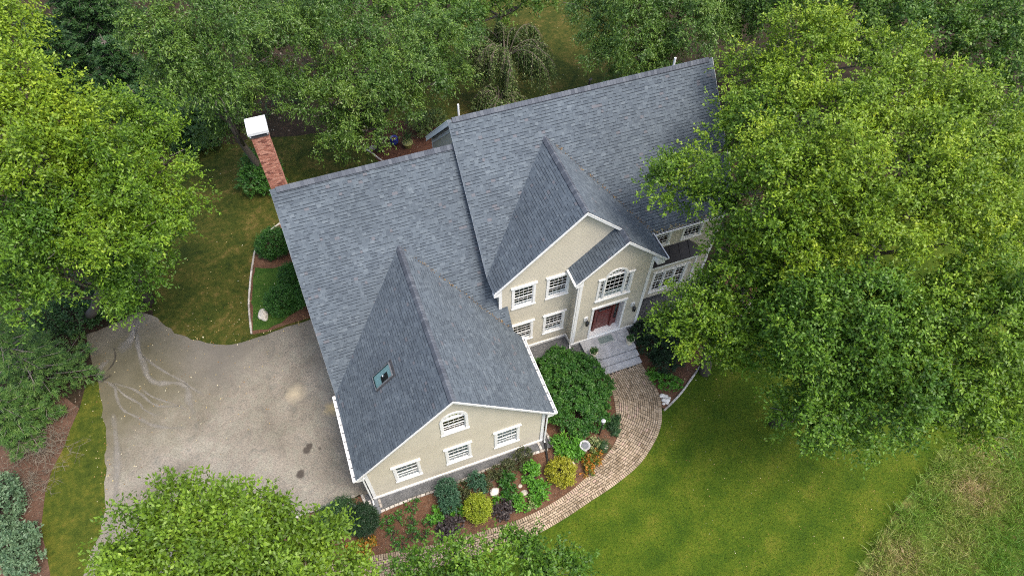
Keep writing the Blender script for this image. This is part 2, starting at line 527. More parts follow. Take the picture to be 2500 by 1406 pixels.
def ground_base():
    xs = sorted(set([-220, -140, -90, -60, -40, -30] + [-20 + .5 * i for i in range(141)] + [60, 70, 90, 140, 220]))
    ys = sorted(set([-220, -140, -90, -60, -40, -30] + [-20 + .5 * i for i in range(141)] + [60, 70, 90, 140, 220]))
    nx, ny = len(xs), len(ys)
    v = [(x, y, gh(x, y) - .004) for y in ys for x in xs]
    f = [(j * nx + i, j * nx + i + 1, (j + 1) * nx + i + 1, (j + 1) * nx + i) for j in range(ny - 1) for i in range(nx - 1)]
    me = bpy.data.meshes.new('ground')
    me.from_pydata(v, [], f)
    me.materials.append(M['floor'])
    tag(link('ground', me), None, None, None, 'structure')
ground_base()

PATH_OUT = [(15.36, 2.50), (15.47, 1.23), (15.44, .21), (15.07, -.78), (14.62, -1.47), (13.87, -2.14), (12.71, -2.86), (11.11, -3.38), (9.65, -3.70), (8.24, -4.01), (6.68, -4.25), (5.23, -4.31), (3.47, -4.19), (1.76, -4.0), (.29, -3.74), (-1.5, -3.45), (-3.2, -3.1), (-5.2, -2.6)]
PATH_IN = [(13.1, 2.60), (13.19, 1.54), (12.99, .60), (12.69, -.28), (12.41, -1.02), (11.87, -1.53), (10.87, -2.08), (9.96, -2.52), (8.92, -2.90), (7.52, -3.19), (6.01, -3.30), (4.39, -3.23), (2.62, -3.10), (.93, -2.83), (-.37, -2.59), (-1.6, -2.35), (-3.3, -2.0), (-5.2, -1.5)]

def smooth(pl, n=6):
    P = [Vector((*p, 0)) for p in pl]
    out = []
    for i in range(len(P) - 1):
        p0, p1, p2, p3 = P[max(i - 1, 0)], P[i], P[i + 1], P[min(i + 2, len(P) - 1)]
        for k in range(n):
            t = k / n
            out.append(.5 * ((2 * p1) + (p2 - p0) * t + (2 * p0 - 5 * p1 + 4 * p2 - p3) * t * t + (3 * p1 - p0 - 3 * p2 + p3) * t ** 3))
    out.append(P[-1])
    return out
PO, PI_ = smooth(PATH_OUT), smooth(PATH_IN)

# front lawn and meadow
sheet('front_lawn', [(-8.6, -2.6), (-3.5, -1.5), (14, -1.5), (15.3, -.5), (18.0, .9), (22, 3), (34, 8), (60, 14), (60, -40), (-8.6, -40)], .004, M['lawn'], step=1.0)
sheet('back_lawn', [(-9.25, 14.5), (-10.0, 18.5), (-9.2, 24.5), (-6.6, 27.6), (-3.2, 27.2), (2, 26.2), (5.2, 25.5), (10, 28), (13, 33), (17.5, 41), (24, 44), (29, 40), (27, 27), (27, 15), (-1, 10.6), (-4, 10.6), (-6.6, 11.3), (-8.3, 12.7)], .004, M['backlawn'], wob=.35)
sheet('grass_verge', [(-14.4, -6), (-14.57, 1.6), (-14.95, 3.8), (-14.8, 5.76), (-14.1, 7.7), (-13.3, 9.77), (-12.75, 11.1), (-12.1, 11.2), (-11.7, 7.4), (-11.75, 4.0), (-12.2, 1.8), (-13.0, -.5), (-13.8, -6)], .004, M['verge'], wob=.25)
sheet('bare_soil', [(-24, -6), (-14.4, -6), (-14.55, 1.6), (-14.95, 3.8), (-14.8, 5.8), (-14.1, 7.7), (-13.3, 9.8), (-14.0, 11.0), (-17, 11.5), (-24, 11)], .002, M['soil'], wob=.25)
sheet('meadow', [(13.5, -15.5), (17.4, -12.4), (19.7, -11.0), (21.3, -10.1), (23.2, -9.2), (25.2, -8.4), (27.4, -7.6), (29, -7.0), (34, -5), (60, 4), (60, -40), (13.5, -40)], .008, M['meadowground'], wob=.3)
DRIVE = [(.2, 11.4), (-1.07, 11.16), (-2.33, 11.18), (-3.38, 11.04), (-4.39, 10.99), (-5.49, 11.05), (-6.33, 11.38), (-7.35, 12.11), (-8.17, 12.86), (-8.87, 13.74), (-9.26, 14.52), (-10.0, 15.02), (-10.5, 14.96), (-10.9, 14.76), (-12.2, 14.43), (-12.8, 14.3), (-12.66, 12.88), (-12.32, 11.17), (-12.12, 9.34), (-12.0, 7.4), (-12.03, 5.6), (-12.15, 3.95), (-12.37, 2.82), (-12.74, 2.18), (-13.11, 1.17), (-13.6, -1.5), (-14.4, -6), (-15.5, -14), (-16, -30), (-9, -30), (-8.2, -10), (-7.6, -4), (-6.6, -1.2), (-5.2, -.1), (-3.52, .43), (-.62, .44), (-.5, .1), (.3, .1), (.3, 11.4)]
sheet('driveway', DRIVE, .012, M['drive'], wob=.16, seg=.35)
# planting beds
sheet('front_bed', [(-6.6, -1.3), (-5.2, -.3), (-3.52, .35), (-.62, .36), (-.56, -.2), (0, -.7), (1.5, -.63), (3.6, -.63), (5.3, -.5), (8.15, -.52), (8.9, -.56), (9.15, 1.0), (9.1, 4.6), (12.7, 4.6), (12.65, 2.5), (13.5, 2.2), (13.5, 1.0), (13.1, -.5), (12.6, -1.3), (11.2, -2.3), (8.9, -3.1), (6, -3.5), (2.6, -3.3), (-.4, -2.8), (-3.3, -2.2), (-5.2, -1.7)], .016, M['mulch'])
sheet('right_bed', [(15.25, 2.6), (15.3, 1.0), (15.2, -.35), (15.3, -.62), (16.5, -.08), (18.0, .82), (19.55, 1.75), (21.8, 2.95), (24.5, 4.6), (24, 6.5), (15.3, 6.3)], .016, M['mulch'])
sheet('left_bed', [(-1.45, 18.8), (-2.4, 18.2), (-3.06, 17.4), (-3.49, 16.1), (-3.84, 14.6), (-4.09, 13.2), (-4.2, 11.3), (-3.4, 11.2), (-2.3, 11.3), (-1.0, 11.3), (.4, 11.3), (.4, 18.9)], .016, M['mulch'])
sheet('rear_bed', [(4.2, 24.2), (5.2, 23.2), (5.9, 21.8), (7.2, 20.6), (8, 17), (14, 17), (14, 21), (10.0, 24.5), (7.0, 26)], .016, M['shademulch'], wob=.2)
sheet('creeping_groundcover', [(-3.35, 15.9), (-3.75, 14.6), (-4.0, 13.2), (-4.1, 11.55), (-3.3, 11.4), (-2.3, 11.6), (-1.2, 12.1), (-.3, 13.0), (-.2, 15.6), (-1.7, 15.4), (-2.6, 15.6)], .030, M['cover'], 'stuff', wob=.15, seg=.3, label='low green creeping ground cover inside the kidney bed beside the garage')
sheet('gravel_strip', [(-.45, .35), (-.45, -.1), (.1, -.62), (1.5, -.55), (3.6, -.55), (5.3, -.42), (8.15, -.44), (8.95, -.5), (8.95, .4), (8.7, 4.0), (9.3, 4.3), (12.3, 4.0), (12.6, 3.2), (12.65, 4.8), (12.3, 5.6), (8.4, 5.6), (8.4, .3)], .022, M['gravel'], step=.4)
sheet('gravel_strip', [(15.35, 4.7), (15.4, 3.2), (16.3, 3.5), (17, 4.6), (22, 5.0), (22, 6.4), (15.5, 6.4)], .022, M['gravel'], step=.4)

# silt streaks and cracks washed over the drive
def ribbon(mb_v, mb_f, fade, pts, w):
    P = smooth(pts, 5)
    n = len(P)
    b = len(mb_v)
    for i, p in enumerate(P):
        d = (P[min(i + 1, n - 1)] - P[max(i - 1, 0)])
        d = d.normalized()
        q = Vector((-d.y, d.x, 0))
        e = min(1, i / 4, (n - 1 - i) / 5)
        ww = w * (.7 + .5 * noise.noise((p.x * 1.1, p.y * 1.1, 2)) + .3 * noise.noise((p.x * 4, p.y * 4, 7)))
        for k, fa in ((-1, 0), (-.35, 1), (.35, 1), (1, 0)):
            mb_v.append(tuple(p + q * ww * k))
            fade.append(fa * (0 if e <= 0 else min(1, .35 + .65 * e)))
    for i in range(n - 1):
        for k in range(3):
            a = b + i * 4 + k
            mb_f.append((a, a + 1, a + 5, a + 4))

def streaks(name, runs, mat, z, label):
    v, f, fa = [], [], []
    for pts, w in runs:
        ribbon(v, f, fa, pts, w)
    me = bpy.data.meshes.new(name)
    me.from_pydata([(a[0], a[1], z) for a in v], [], f)
    at = me.attributes.new('fade', 'FLOAT', 'POINT')
    at.data.foreach_set('value', fa)
    me.materials.append(mat)
    tag(link(name, me), label, None, None, 'structure')
streaks('silt_streak', [
    ([(-10.17, 13.92), (-10.18, 12.52), (-9.95, 11.36), (-9.79, 10.51), (-9.34, 9.96), (-8.43, 9.63), (-7.94, 9.2), (-7.87, 8.41), (-7.7, 7.4)], .26),
    ([(-10.0, 11.97), (-9.47, 11.19), (-8.79, 10.36), (-8.11, 9.65), (-7.65, 9.02), (-7.1, 8.4)], .12),
    ([(-11.97, 11.04), (-11.48, 10.48), (-11.4, 9.82), (-11.13, 8.98), (-10.46, 8.3), (-9.61, 7.46), (-8.2, 6.8)], .15),
    ([(-11.47, 10.61), (-11.0, 9.8), (-10.32, 9.06), (-10.1, 8.61), (-9.5, 8.0)], .09),
    ([(-11.57, 10.77), (-10.68, 10.11), (-10.19, 9.58), (-9.68, 8.82), (-9.14, 8.45), (-8.1, 8.1)], .11),
    ([(-10.17, 9.88), (-9.6, 9.17), (-8.73, 8.48), (-8.0, 7.8)], .09),
    ([(-11.97, 11.04), (-12.2, 11.5), (-12.1, 12.0), (-11.7, 12.3)], .35),
    ([(-10.02, 15.0), (-10.28, 13.96), (-10.57, 13.22), (-11.2, 12.6)], .55),
    ([(-11.6, 9.0), (-11.5, 6.5), (-11.7, 4.0), (-12.2, 1.5)], .28)], M['silt'], .018, 'pale silt washed over the asphalt in branching streaks')
streaks('asphalt_crack', [([(-11.43, 13.03), (-11.37, 12.41), (-11.53, 11.93), (-11.85, 11.6)], .09), ([(-12.12, 11.05), (-11.82, 11.2), (-11.6, 11.3)], .10)], M['crack'], .024, 'dark jagged cracks at the low corner of the asphalt')

# ------------------------------------------------------------------ house
HOUSE = empty('house', (0, 0, 0), 'large cream clapboard house with blue-grey shingle roofs and white trim', 'house')
xL, yA, zA, yAe, zE = -.3455, 10.40, 11.17, 3.98, 3.742
yG, zG, xGr, xG = -.332, 8.289, 8.945, 4.30
xM, xR, yB, zB = 7.85, 21.33, 11.0, 12.14
yC, zEB, xC, zC = 4.862, 6.797, 12.1165, 10.90
xDr = 2 * xC - xM
xD, yD, xDl, zDl = 14.046, 4.071, 11.676, 6.76
sA = (zA - zE) / (yA - yAe); sG = (zG - zE) / (xG - xL); sB = (zB - zEB) / (yB - 5.909); sC = (zC - zEB) / (xC - xM)
zD = zEB + (xDr - xD) * sC
yBe = 5.767; zBe = zEB - (5.909 - yBe) * sB
hyp = lambda a: math.sqrt(1 + a * a)

ROOF_MB = MB()
ROOFS = []
def slope(O, S, T, poly, vis=None, thick=.16, shing=True):
    fr = Fr(O, S, T)
    top = [fr.P(s, t, -.004) for s, t in poly]
    bot = [fr.P(s, t, -thick) for s, t in poly]
    n = len(poly)
    ROOF_MB.solid(top + bot, [tuple(range(n)), tuple(range(2 * n - 1, n - 1, -1))] + [(i + n, (i + 1) % n + n, (i + 1) % n, i) for i in range(n)], .45)
    if shing:
        ROOFS.append((fr, poly, vis))
    return fr

gz = lambda x, y: zE + sG * min(x - xL, xGr - x)
cz = lambda x, y: zEB + sC * min(x - xM, xDr - x)
tA = (yA - yAe) * hyp(sA)
visA = lambda p: p.z > gz(p.x, p.y) - .02 or False
slope((xL, yAe, zE), (1, 0, 0), (0, 1, sA), [(0, 0), (8.545, 0), (8.545, tA), (0, tA)], visA)
slope((xL + 8.547, yAe, zE), (1, 0, 0), (0, 1, sA), [(0, 0), (.415, 0), (.415, (5.12 - yAe) * hyp(sA)), (0, (5.12 - yAe) * hyp(sA))], visA)
slope((8.2, 2 * yA - yAe, zE), (-1, 0, 0), (0, -1, sA), [(0, 0), (8.545, 0), (8.545, tA), (0, tA)], shing=False)
tG = (xG - xL) * hyp(sG)
wG = yAe - yG
yGb = yAe + (zG - zE) / sA
slope((xL, yAe, zE), (0, -1, 0), (1, 0, sG), [(-.05, 0), (wG, 0), (wG, tG), (-(yGb - yAe) - .05, tG)], lambda p: True)
slope((xGr, yG, zE), (0, 1, 0), (-1, 0, sG), [(0, 0), (wG + .02, 0), (wG + (yGb - yAe) + .05, tG), (0, tG)], lambda p: True)
tB = (yB - yBe) * hyp(sB)
slope((xM, yBe, zBe), (1, 0, 0), (0, 1, sB), [(.35, 0), (xR - xM, 0), (xR - xM, tB), (0, tB), (0, .2)], lambda p: p.z > cz(p.x, p.y) and p.x < 16.2)
slope((xR, 2 * yB - yBe, zBe), (-1, 0, 0), (0, -1, sB), [(0, 0), (xR - xM, 0), (xR - xM, tB), (0, tB)], shing=False)
tC = (xC - xM) * hyp(sC)
yCb = 5.909 + (zC - zEB) / sB
slope((xM, 5.909, zEB), (0, -1, 0), (1, 0, sC), [(-.05, 0), (5.909 - yC, 0), (5.909 - yC, tC), (-(yCb - 5.909) - .05, tC)], lambda p: True)
slope((xDr, yC, zEB), (0, 1, 0), (-1, 0, sC), [(0, 0), (5.95 - yC, 0), (yCb - yC + .05, tC), (0, tC)], lambda p: True)
tD = (xDr - xD) * hyp(sC)
slope((xDr, yD, zEB), (0, 1, 0), (-1, 0, sC), [(0, 0), (yC - yD - .002, 0), (yC - yD - .002, tD), (0, tD)], lambda p: True)
sDl = (zD - zDl) / (xD - xDl)
slope((xDl, 5.13, zDl), (0, -1, 0), (1, 0, sDl), [(0, 0), (5.13 - yD, 0), (5.13 - yD, (xD - xDl) * hyp(sDl)), (0, (xD - xDl) * hyp(sDl))], lambda p: True)
ROOF = ROOF_MB.build('roof', M['shingle'], HOUSE)

# shingles: every tab is a wedge lying on the deck; the ones that show largest are objects of their own
def clip(poly, quad):
    def inside(p, a, b):
        return (b[0] - a[0]) * (p[1] - a[1]) - (b[1] - a[1]) * (p[0] - a[0]) >= -1e-9
    out = list(quad)
    for i in range(len(poly)):
        a, b = poly[i], poly[(i + 1) % len(poly)]
        inp, out = out, []
        for j in range(len(inp)):
            p, q = inp[j], inp[(j + 1) % len(inp)]
            ip, iq = inside(p, a, b), inside(q, a, b)
            if ip:
                out.append(p)
            if ip != iq:
                den = (b[0] - a[0]) * (q[1] - p[1]) - (b[1] - a[1]) * (q[0] - p[0])
                if abs(den) > 1e-12:
                    t = ((b[0] - a[0]) * (a[1] - p[1]) - (b[1] - a[1]) * (a[0] - p[0])) / den
                    out.append((p[0] + (q[0] - p[0]) * t, p[1] + (q[1] - p[1]) * t))
        if not out:
            return out
    return out

EXP = .143
WIDTHS = (.11, .14, .17, .21, .26)
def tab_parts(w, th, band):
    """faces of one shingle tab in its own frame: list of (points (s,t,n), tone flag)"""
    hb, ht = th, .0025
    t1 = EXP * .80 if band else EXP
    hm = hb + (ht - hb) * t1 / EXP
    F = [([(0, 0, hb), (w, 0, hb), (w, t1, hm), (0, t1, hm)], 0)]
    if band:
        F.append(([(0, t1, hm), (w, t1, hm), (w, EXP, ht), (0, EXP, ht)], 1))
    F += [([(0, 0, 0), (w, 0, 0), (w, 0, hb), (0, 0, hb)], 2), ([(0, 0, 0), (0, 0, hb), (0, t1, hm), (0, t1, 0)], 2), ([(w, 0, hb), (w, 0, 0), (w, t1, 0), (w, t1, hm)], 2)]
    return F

tabs = []
rs = random.Random(3)
for fr, poly, vis in ROOFS:
    smin, smax = min(p[0] for p in poly), max(p[0] for p in poly)
    tmax = max(p[1] for p in poly)
    k = 0
    while k * EXP < tmax - .02:
        t0 = k * EXP
        s = smin - rs.random() * .3
        while s < smax:
            wi = rs.choices(range(5), (2, 3, 3, 3, 2))[0]
            w = WIDTHS[wi]
            sx, ty = fr.O.dot(fr.U) + s, fr.O.dot(fr.V) + t0
            pt = noise.noise((sx * .9, ty * .9, 3))
            tone = .5 + .19 * rs.gauss(0, 1) + .12 * pt
            if rs.random() < .10:
                tone -= .30
            ti = min(6, max(0, int(tone * 7)))
            if rs.random() < .012:
                ti = 7
            th = .014 if rs.random() < .5 else .008
            band = rs.random() < .62
            tabs.append((fr, poly, vis, s, t0, wi, ti, th, band))
            s += w + .004
        k += 1
TONES = [.24, .34, .44, .54, .64, .74, .86, 1.0]
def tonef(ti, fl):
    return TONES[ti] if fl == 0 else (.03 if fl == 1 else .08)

cand = []
for i, (fr, poly, vis, s, t0, wi, ti, th, band) in enumerate(tabs):
    w = WIDTHS[wi]
    q = [(s, t0), (s + w, t0), (s + w, t0 + EXP), (s, t0 + EXP)]
    c = fr.P(s + w / 2, t0 + EXP / 2)
    if not vis(c):
        continue
    ins = all((poly[(j + 1) % len(poly)][0] - poly[j][0]) * (p[1] - poly[j][1]) - (poly[(j + 1) % len(poly)][1] - poly[j][1]) * (p[0] - poly[j][0]) >= 0 for j in range(len(poly)) for p in q)
    if ins:
        cand.append((project_area(c, w * EXP, fr.N), i))
cand.sort(reverse=True)
single = set(i for _, i in cand[:300])
smesh = {}
rest = MB()
for i, (fr, poly, vis, s, t0, wi, ti, th, band) in enumerate(tabs):
    w = WIDTHS[wi]
    parts = tab_parts(w, th, band)
    if i in single:
        key = (wi, ti, th, band)
        if key not in smesh:
            mb = MB()
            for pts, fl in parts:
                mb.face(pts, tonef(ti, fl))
            smesh[key] = mb.mesh('shingle', M['shingle'])
        o3 = fr.P(s, t0, 0)
        mw = Matrix(((fr.U.x, fr.V.x, fr.N.x, o3.x), (fr.U.y, fr.V.y, fr.N.y, o3.y), (fr.U.z, fr.V.z, fr.N.z, o3.z), (0, 0, 0, 1)))
        link('shingle', smesh[key], ROOF, mw)
        continue
    q = [(s, t0), (s + w, t0), (s + w, t0 + EXP), (s, t0 + EXP)]
    cl = clip(poly, q)
    if len(cl) < 3:
        continue
    ar = abs(sum(cl[j][0] * cl[(j + 1) % len(cl)][1] - cl[(j + 1) % len(cl)][0] * cl[j][1] for j in range(len(cl)))) / 2
    if ar > w * EXP * .995:
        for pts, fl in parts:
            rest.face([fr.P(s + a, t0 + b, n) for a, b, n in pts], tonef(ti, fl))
    else:
        hn = lambda t: th + (.0025 - th) * (t - t0) / EXP
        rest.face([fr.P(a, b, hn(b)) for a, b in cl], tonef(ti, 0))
tag(rest.build('shingle_courses', M['shingle'], ROOF), kind='stuff')

# ridge caps
capmesh = {}
def ridge(P0, P1, d1, d2, lift=0.0, step=.15, hw=.15):
    P0, P1 = Vector(P0), Vector(P1)
    X = (P1 - P0).normalized()
    L = (P1 - P0).length
    Z = Vector((0, 0, 1))
    Y = Z.cross(X)
    n = int(L / step)
    for i in range(n):
        ti = rs.randrange(5)
        key = (round(d1, 3), round(d2, 3), ti, lift, hw)
        if key not in capmesh:
            mb = MB()
            st, ln = step, step + .03
            tone = .15 + ti * .17
            for x0, x1, h0, h1 in ((0, ln, .030, .012),):
                A = [(x0, hw, -hw * d1 + h0 + lift), (x0, .02, h0 + lift + .01 - .02 * d1), (x0, -.02, h0 + lift + .01 - .02 * d2), (x0, -hw, -hw * d2 + h0 + lift)]
                B = [(x1, hw, -hw * d1 + h1 + lift), (x1, .02, h1 + lift + .01 - .02 * d1), (x1, -.02, h1 + lift + .01 - .02 * d2), (x1, -hw, -hw * d2 + h1 + lift)]
                for j in range(3):
                    mb.face([A[j], B[j], B[j + 1], A[j + 1]], tone)
                A2 = [(p[0], p[1], p[2] - .028 - (lift if abs(p[1]) > .1 else 0)) for p in A]
                for j in range(3):
                    mb.face([A2[j], A[j], A[j + 1], A2[j + 1]], 0)
                B2 = [(p[0], p[1], p[2] - .02 - lift) for p in B]
                mb.face([A[0], A2[0], B2[0], B[0]], 0)
                mb.face([A[3], B[3], B2[3], A2[3]], 0)
            capmesh[key] = mb.mesh('ridge_cap', M['cap'])
        o3 = P0 + X * (i * step)
        mw = Matrix(((X.x, Y.x, 0, o3.x), (X.y, Y.y, 0, o3.y), (X.z, Y.z, 1, o3.z), (0, 0, 0, 1)))
        link('ridge_cap', capmesh[key], ROOF, mw)
ridge((xL + .25, yA, zA), (8.2, yA, zA), sA, sA, .05)
ridge((xM + .2, yB, zB), (xR - .1, yB, zB), sB, sB, .05, step=.165)
ridge((xG, yG + .02, zG), (xG, yGb + .1, zG), sG, sG, .02, step=.165)
ridge((xC, yC + .02, zC), (xC, yCb + .1, zC), sC, sC, .02, step=.165)
ridge((xD, yD + .02, zD), (xD, 5.1, zD), sDl, sC, 0, step=.15)

# ---- walls with lapped clapboards and real openings
def arch_hole(u0, u1, z0, zs, rise):
    c, a = (u0 + u1) / 2, (u1 - u0) / 2
    def f(z):
        if z < z0 or z > zs + rise:
            return None
        if z <= zs:
            return (u0, u1)
        h = a * math.sqrt(max(0, 1 - ((z - zs) / rise) ** 2))
        return (c - h, c + h)
    return f, [z0, zs] + [zs + rise * i / 10 for i in range(1, 11)]

def rect_hole(u0, u1, z0, z1):
    return (lambda z: (u0, u1) if z0 <= z <= z1 else None), [z0, z1]

def wall(O, U, poly, holes=(), course=.105):
    fr = Fr(O, U, (0, 0, 1))
    mb = MB()
    zs = [p[1] for p in poly]
    z = min(zs)
    while z < max(zs) - 1e-6:
        zt = min(z + course, max(zs))
        br = sorted(set([z, zt] + [b for _, bb in holes for b in bb if z < b < zt]))
        for a, b in zip(br[:-1], br[1:]):
            m = (a + b) / 2
            xs = []
            for i in range(len(poly)):
                p, q = poly[i], poly[(i + 1) % len(poly)]
                if (p[1] - m) * (q[1] - m) < 0:
                    xs.append(p[0] + (q[0] - p[0]) * (m - p[1]) / (q[1] - p[1]))
            xs.sort()
            iv = [(xs[i], xs[i + 1]) for i in range(0, len(xs) - 1, 2)]
            for f, _ in holes:
                h = f(m)
                if h:
                    ni = []
                    for u0, u1 in iv:
                        if h[1] <= u0 or h[0] >= u1:
                            ni.append((u0, u1))
                        else:
                            if h[0] > u0: ni.append((u0, h[0]))
                            if h[1] < u1: ni.append((h[1], u1))
                    iv = ni
            na, nb = .013 - .010 * (a - z) / course, .013 - .010 * (b - z) / course
            for u0, u1 in iv:
                mb.face([fr.P(u0, a, na), fr.P(u1, a, na), fr.P(u1, b, nb), fr.P(u0, b, nb)])
                if a == z:
                    mb.face([fr.P(u0, a, 0), fr.P(u1, a, 0), fr.P(u1, a, na), fr.P(u0, a, na)])
        z = zt
    return mb.build('wall', M['wall'], HOUSE), fr

def pane_grid(fr, mb, u0, u1, z0, z1, cols, rows, n, w=.012):
    for i in range(1, cols):
        u = u0 + (u1 - u0) * i / cols
        fr.box(mb, u - w / 2, u + w / 2, z0, z1, n, n + .018)
    for j in range(1, rows):
        z = z0 + (z1 - z0) * j / rows
        fr.box(mb, u0, u1, z - w / 2, z + w / 2, n + .001, n + .0195)

def sash(fr, par, u0, u1, z0, z1, cols, rows, n, sw=.045, back=None, grille=True, rail=None):
    sw *= .8
    mb = MB()
    fr.box(mb, u0, u0 + sw, z0, z1, n, n + .035)
    fr.box(mb, u1 - sw, u1, z0, z1, n, n + .035)
    fr.box(mb, u0 + sw, u1 - sw, z1 - sw, z1, n, n + .035)
    fr.box(mb, u0 + sw, u1 - sw, z0, z0 + (rail or sw), n, n + .035)
    mb.build('sash', M['white'], par)
    if grille:
        g = MB()
        pane_grid(fr, g, u0 + sw, u1 - sw, z0 + sw, z1 - sw, cols, rows, n + .006)
        g.build('grille', M['white'], par)
    p = MB()
    fr.quad(p, u0 + sw, u1 - sw, z0 + sw, z1 - sw, n + .003)
    p.build('pane', M['glass'], par)

def room_behind(fr, par, u0, u1, z0, z1, curtain):
    mb = MB()
    fr.box(mb, u0 - .06, u1 + .06, z0 - .06, z1 + .06, -.75, -.70)
    fr.box(mb, u0 - .08, u0 - .03, z0 - .06, z1 + .06, -.70, -.09)
    fr.box(mb, u1 + .03, u1 + .08, z0 - .06, z1 + .06, -.70, -.09)
    fr.box(mb, u0 - .06, u1 + .06, z0 - .08, z0 - .03, -.70, -.09)
    fr.box(mb, u0 - .06, u1 + .06, z1 + .03, z1 + .08, -.70, -.09)
    mb.build('interior', M['dark'], par)
    if curtain:
        c = MB()
        n = 26
        for i in range(n):
            a, b = u0 + (u1 - u0) * i / n, u0 + (u1 - u0) * (i + 1) / n
            d0, d1 = -.075 + .008 * math.sin(i * 1.9), -.075 + .008 * math.sin((i + 1) * 1.9)
            zt = z0 + (z1 - z0) * curtain
            c.face([fr.P(a, z0, d0), fr.P(b, z0, d1), fr.P(b, zt, d1), fr.P(a, zt, d0)])
        c.build('curtain', M['curtain'], par)

def casing_boards(fr, mb, u0, u1, z0, z1, cw=.125, crown=True):
    fr.box(mb, u0 - cw, u0, z0 - .02, z1, -.07, .042)
    fr.box(mb, u1, u1 + cw, z0 - .02, z1, -.07, .042)
    fr.box(mb, u0 - cw, u1 + cw, z1, z1 + .15, -.07, .045)
    if crown:
        fr.box(mb, u0 - cw - .03, u1 + cw + .03, z1 + .152, z1 + .20, -.02, .085)
        fr.box(mb, u0 - cw - .06, u1 + cw + .06, z1 + .202, z1 + .235, -.02, .115)
    fr.box(mb, u0 - cw - .025, u1 + cw + .025, z0 - .085, z0 - .022, -.07, .080)

def window(fr, u0, u1, z0, z1, curtain=0, cols=4, rows=3):
    mb = MB()
    casing_boards(fr, mb, u0, u1, z0, z1)
    w = mb.build('window', M['white'], HOUSE)
    zm = z0 + (z1 - z0) * .5
    sash(fr, w, u0, u1, zm - .02, z1, cols, rows, -.020)
    sash(fr, w, u0, u1, z0, zm + .02, cols, rows, -.058, rail=.08)
    room_behind(fr, w, u0, u1, z0, z1, curtain)

def arc_pts(c, zs, a, rise, n=16):
    return [(c - a * math.cos(math.pi * i / n), zs + rise * math.sin(math.pi * i / n)) for i in range(n + 1)]

def ring(fr, mb, inner, outer, n0, n1):
    for i in range(len(inner) - 1):
        a, b, c, d = inner[i], inner[i + 1], outer[i + 1], outer[i]
        mb.hexa([fr.P(*a, n0), fr.P(*b, n0), fr.P(*c, n0), fr.P(*d, n0), fr.P(*a, n1), fr.P(*b, n1), fr.P(*c, n1), fr.P(*d, n1)])

def fan(fr, par, c, zs, a, rise, n, spokes, hub=.34, sw=.04, curtain=0):
    mb = MB()
    ring(fr, mb, arc_pts(c, zs, a - sw, rise - sw), arc_pts(c, zs, a, rise), n, n + .035)
    fr.box(mb, c - a, c + a, zs - .025, zs + .02, n + .002, n + .037)
    mb.build('sash', M['white'], par)
    g = MB()
    for k in range(1, spokes):
        an = math.pi * k / spokes
        p0 = (c - a * hub * math.cos(an), zs + rise * hub * math.sin(an))
        p1 = (c - (a - sw) * math.cos(an), zs + (rise - sw) * math.sin(an))
        dx, dz = p1[0] - p0[0], p1[1] - p0[1]
        l = math.hypot(dx, dz)
        px, pz = -dz / l * .010, dx / l * .010
        q = [(p0[0] - px, p0[1] - pz), (p1[0] - px, p1[1] - pz), (p1[0] + px, p1[1] + pz), (p0[0] + px, p0[1] + pz)]
        g.hexa([fr.P(*p, n + .006) for p in q] + [fr.P(*p, n + .024) for p in q])
    ring(fr, g, arc_pts(c, zs, a * hub - .01, rise * hub - .01), arc_pts(c, zs, a * hub + .01, rise * hub + .01), n + .007, n + .025)
    g.build('grille', M['white'], par)
    p = MB()
    p.face([fr.P(u, z, n + .003) for u, z in arc_pts(c, zs, a - sw, rise - sw)])
    p.build('pane', M['glass'], par)

# garage gable wall
gw = [(1.34, 2.35), (3.81, 4.81), (6.22, 7.24)]
gh_holes = [rect_hole(a, b, 1.30, 2.85) for a, b in gw] + [arch_hole(3.79, 4.80, 4.74, 5.95, .52)]
zw = lambda x: zE + sG * min(x - xL, xGr - x) - .17
_, FG = wall((0, 0, 0), (1, 0, 0), [(0, .24), (8.6, .24), (8.6, zw(8.6)), (xG, zw(xG)), (0, zw(0))], gh_holes)
for a, b in gw:
    window(FG, a, b, 1.30, 2.85, curtain=.97, cols=4, rows=2)
mb = MB()
FG.box(mb, 3.79 - .125, 3.79, 4.72, 5.95, -.07, .042); FG.box(mb, 4.80, 4.925, 4.72, 5.95, -.07, .042)
FG.box(mb, 3.64, 4.95, 4.655, 4.718, -.07, .08)
ring(FG, mb, arc_pts(4.295, 5.95, .505, .52), arc_pts(4.295, 5.95, .63, .66), -.07, .042)
aw = mb.build('window', M['white'], HOUSE)
tag(aw, 'arched window with a fan of glass high in the garage gable')
sash(FG, aw, 3.79, 4.80, 4.74, 5.35, 4, 2, -.092, rail=.08)
sash(FG, aw, 3.79, 4.80, 5.31, 5.93, 4, 2, -.055)
fan(FG, aw, 4.295, 5.95, .505, .52, -.055, 5)
room_behind(FG, aw, 3.79, 4.80, 4.74, 6.47, 0)
# garage side walls
wall((0, 2 * yA - yAe - .4, 0), (0, -1, 0), [(0, .24), (15.95, .24), (15.95, zE - .15), (11.97, zE - .15), (5.785, zA - .35), (.1, zE - .1)], [rect_hole(5.0, 7.8, .24, 2.6), rect_hole(8.6, 11.4, .24, 2.6)])
FGL = Fr((0, 15.95, 0), (0, -1, 0), (0, 0, 1))
for u0 in (5.0, 8.6):
    mb = MB()
    for k in range(4):
        FGL.box(mb, u0, u0 + 2.8, .24 + k * .59, .24 + k * .59 + .58, -.06, -.02)
    d = mb.build('garage_door', M['white'], HOUSE)
wall((8.6, 0, 0), (0, 1, 0), [(0, .24), (5.14, .24), (5.14, 3.6), (0, 3.6)])
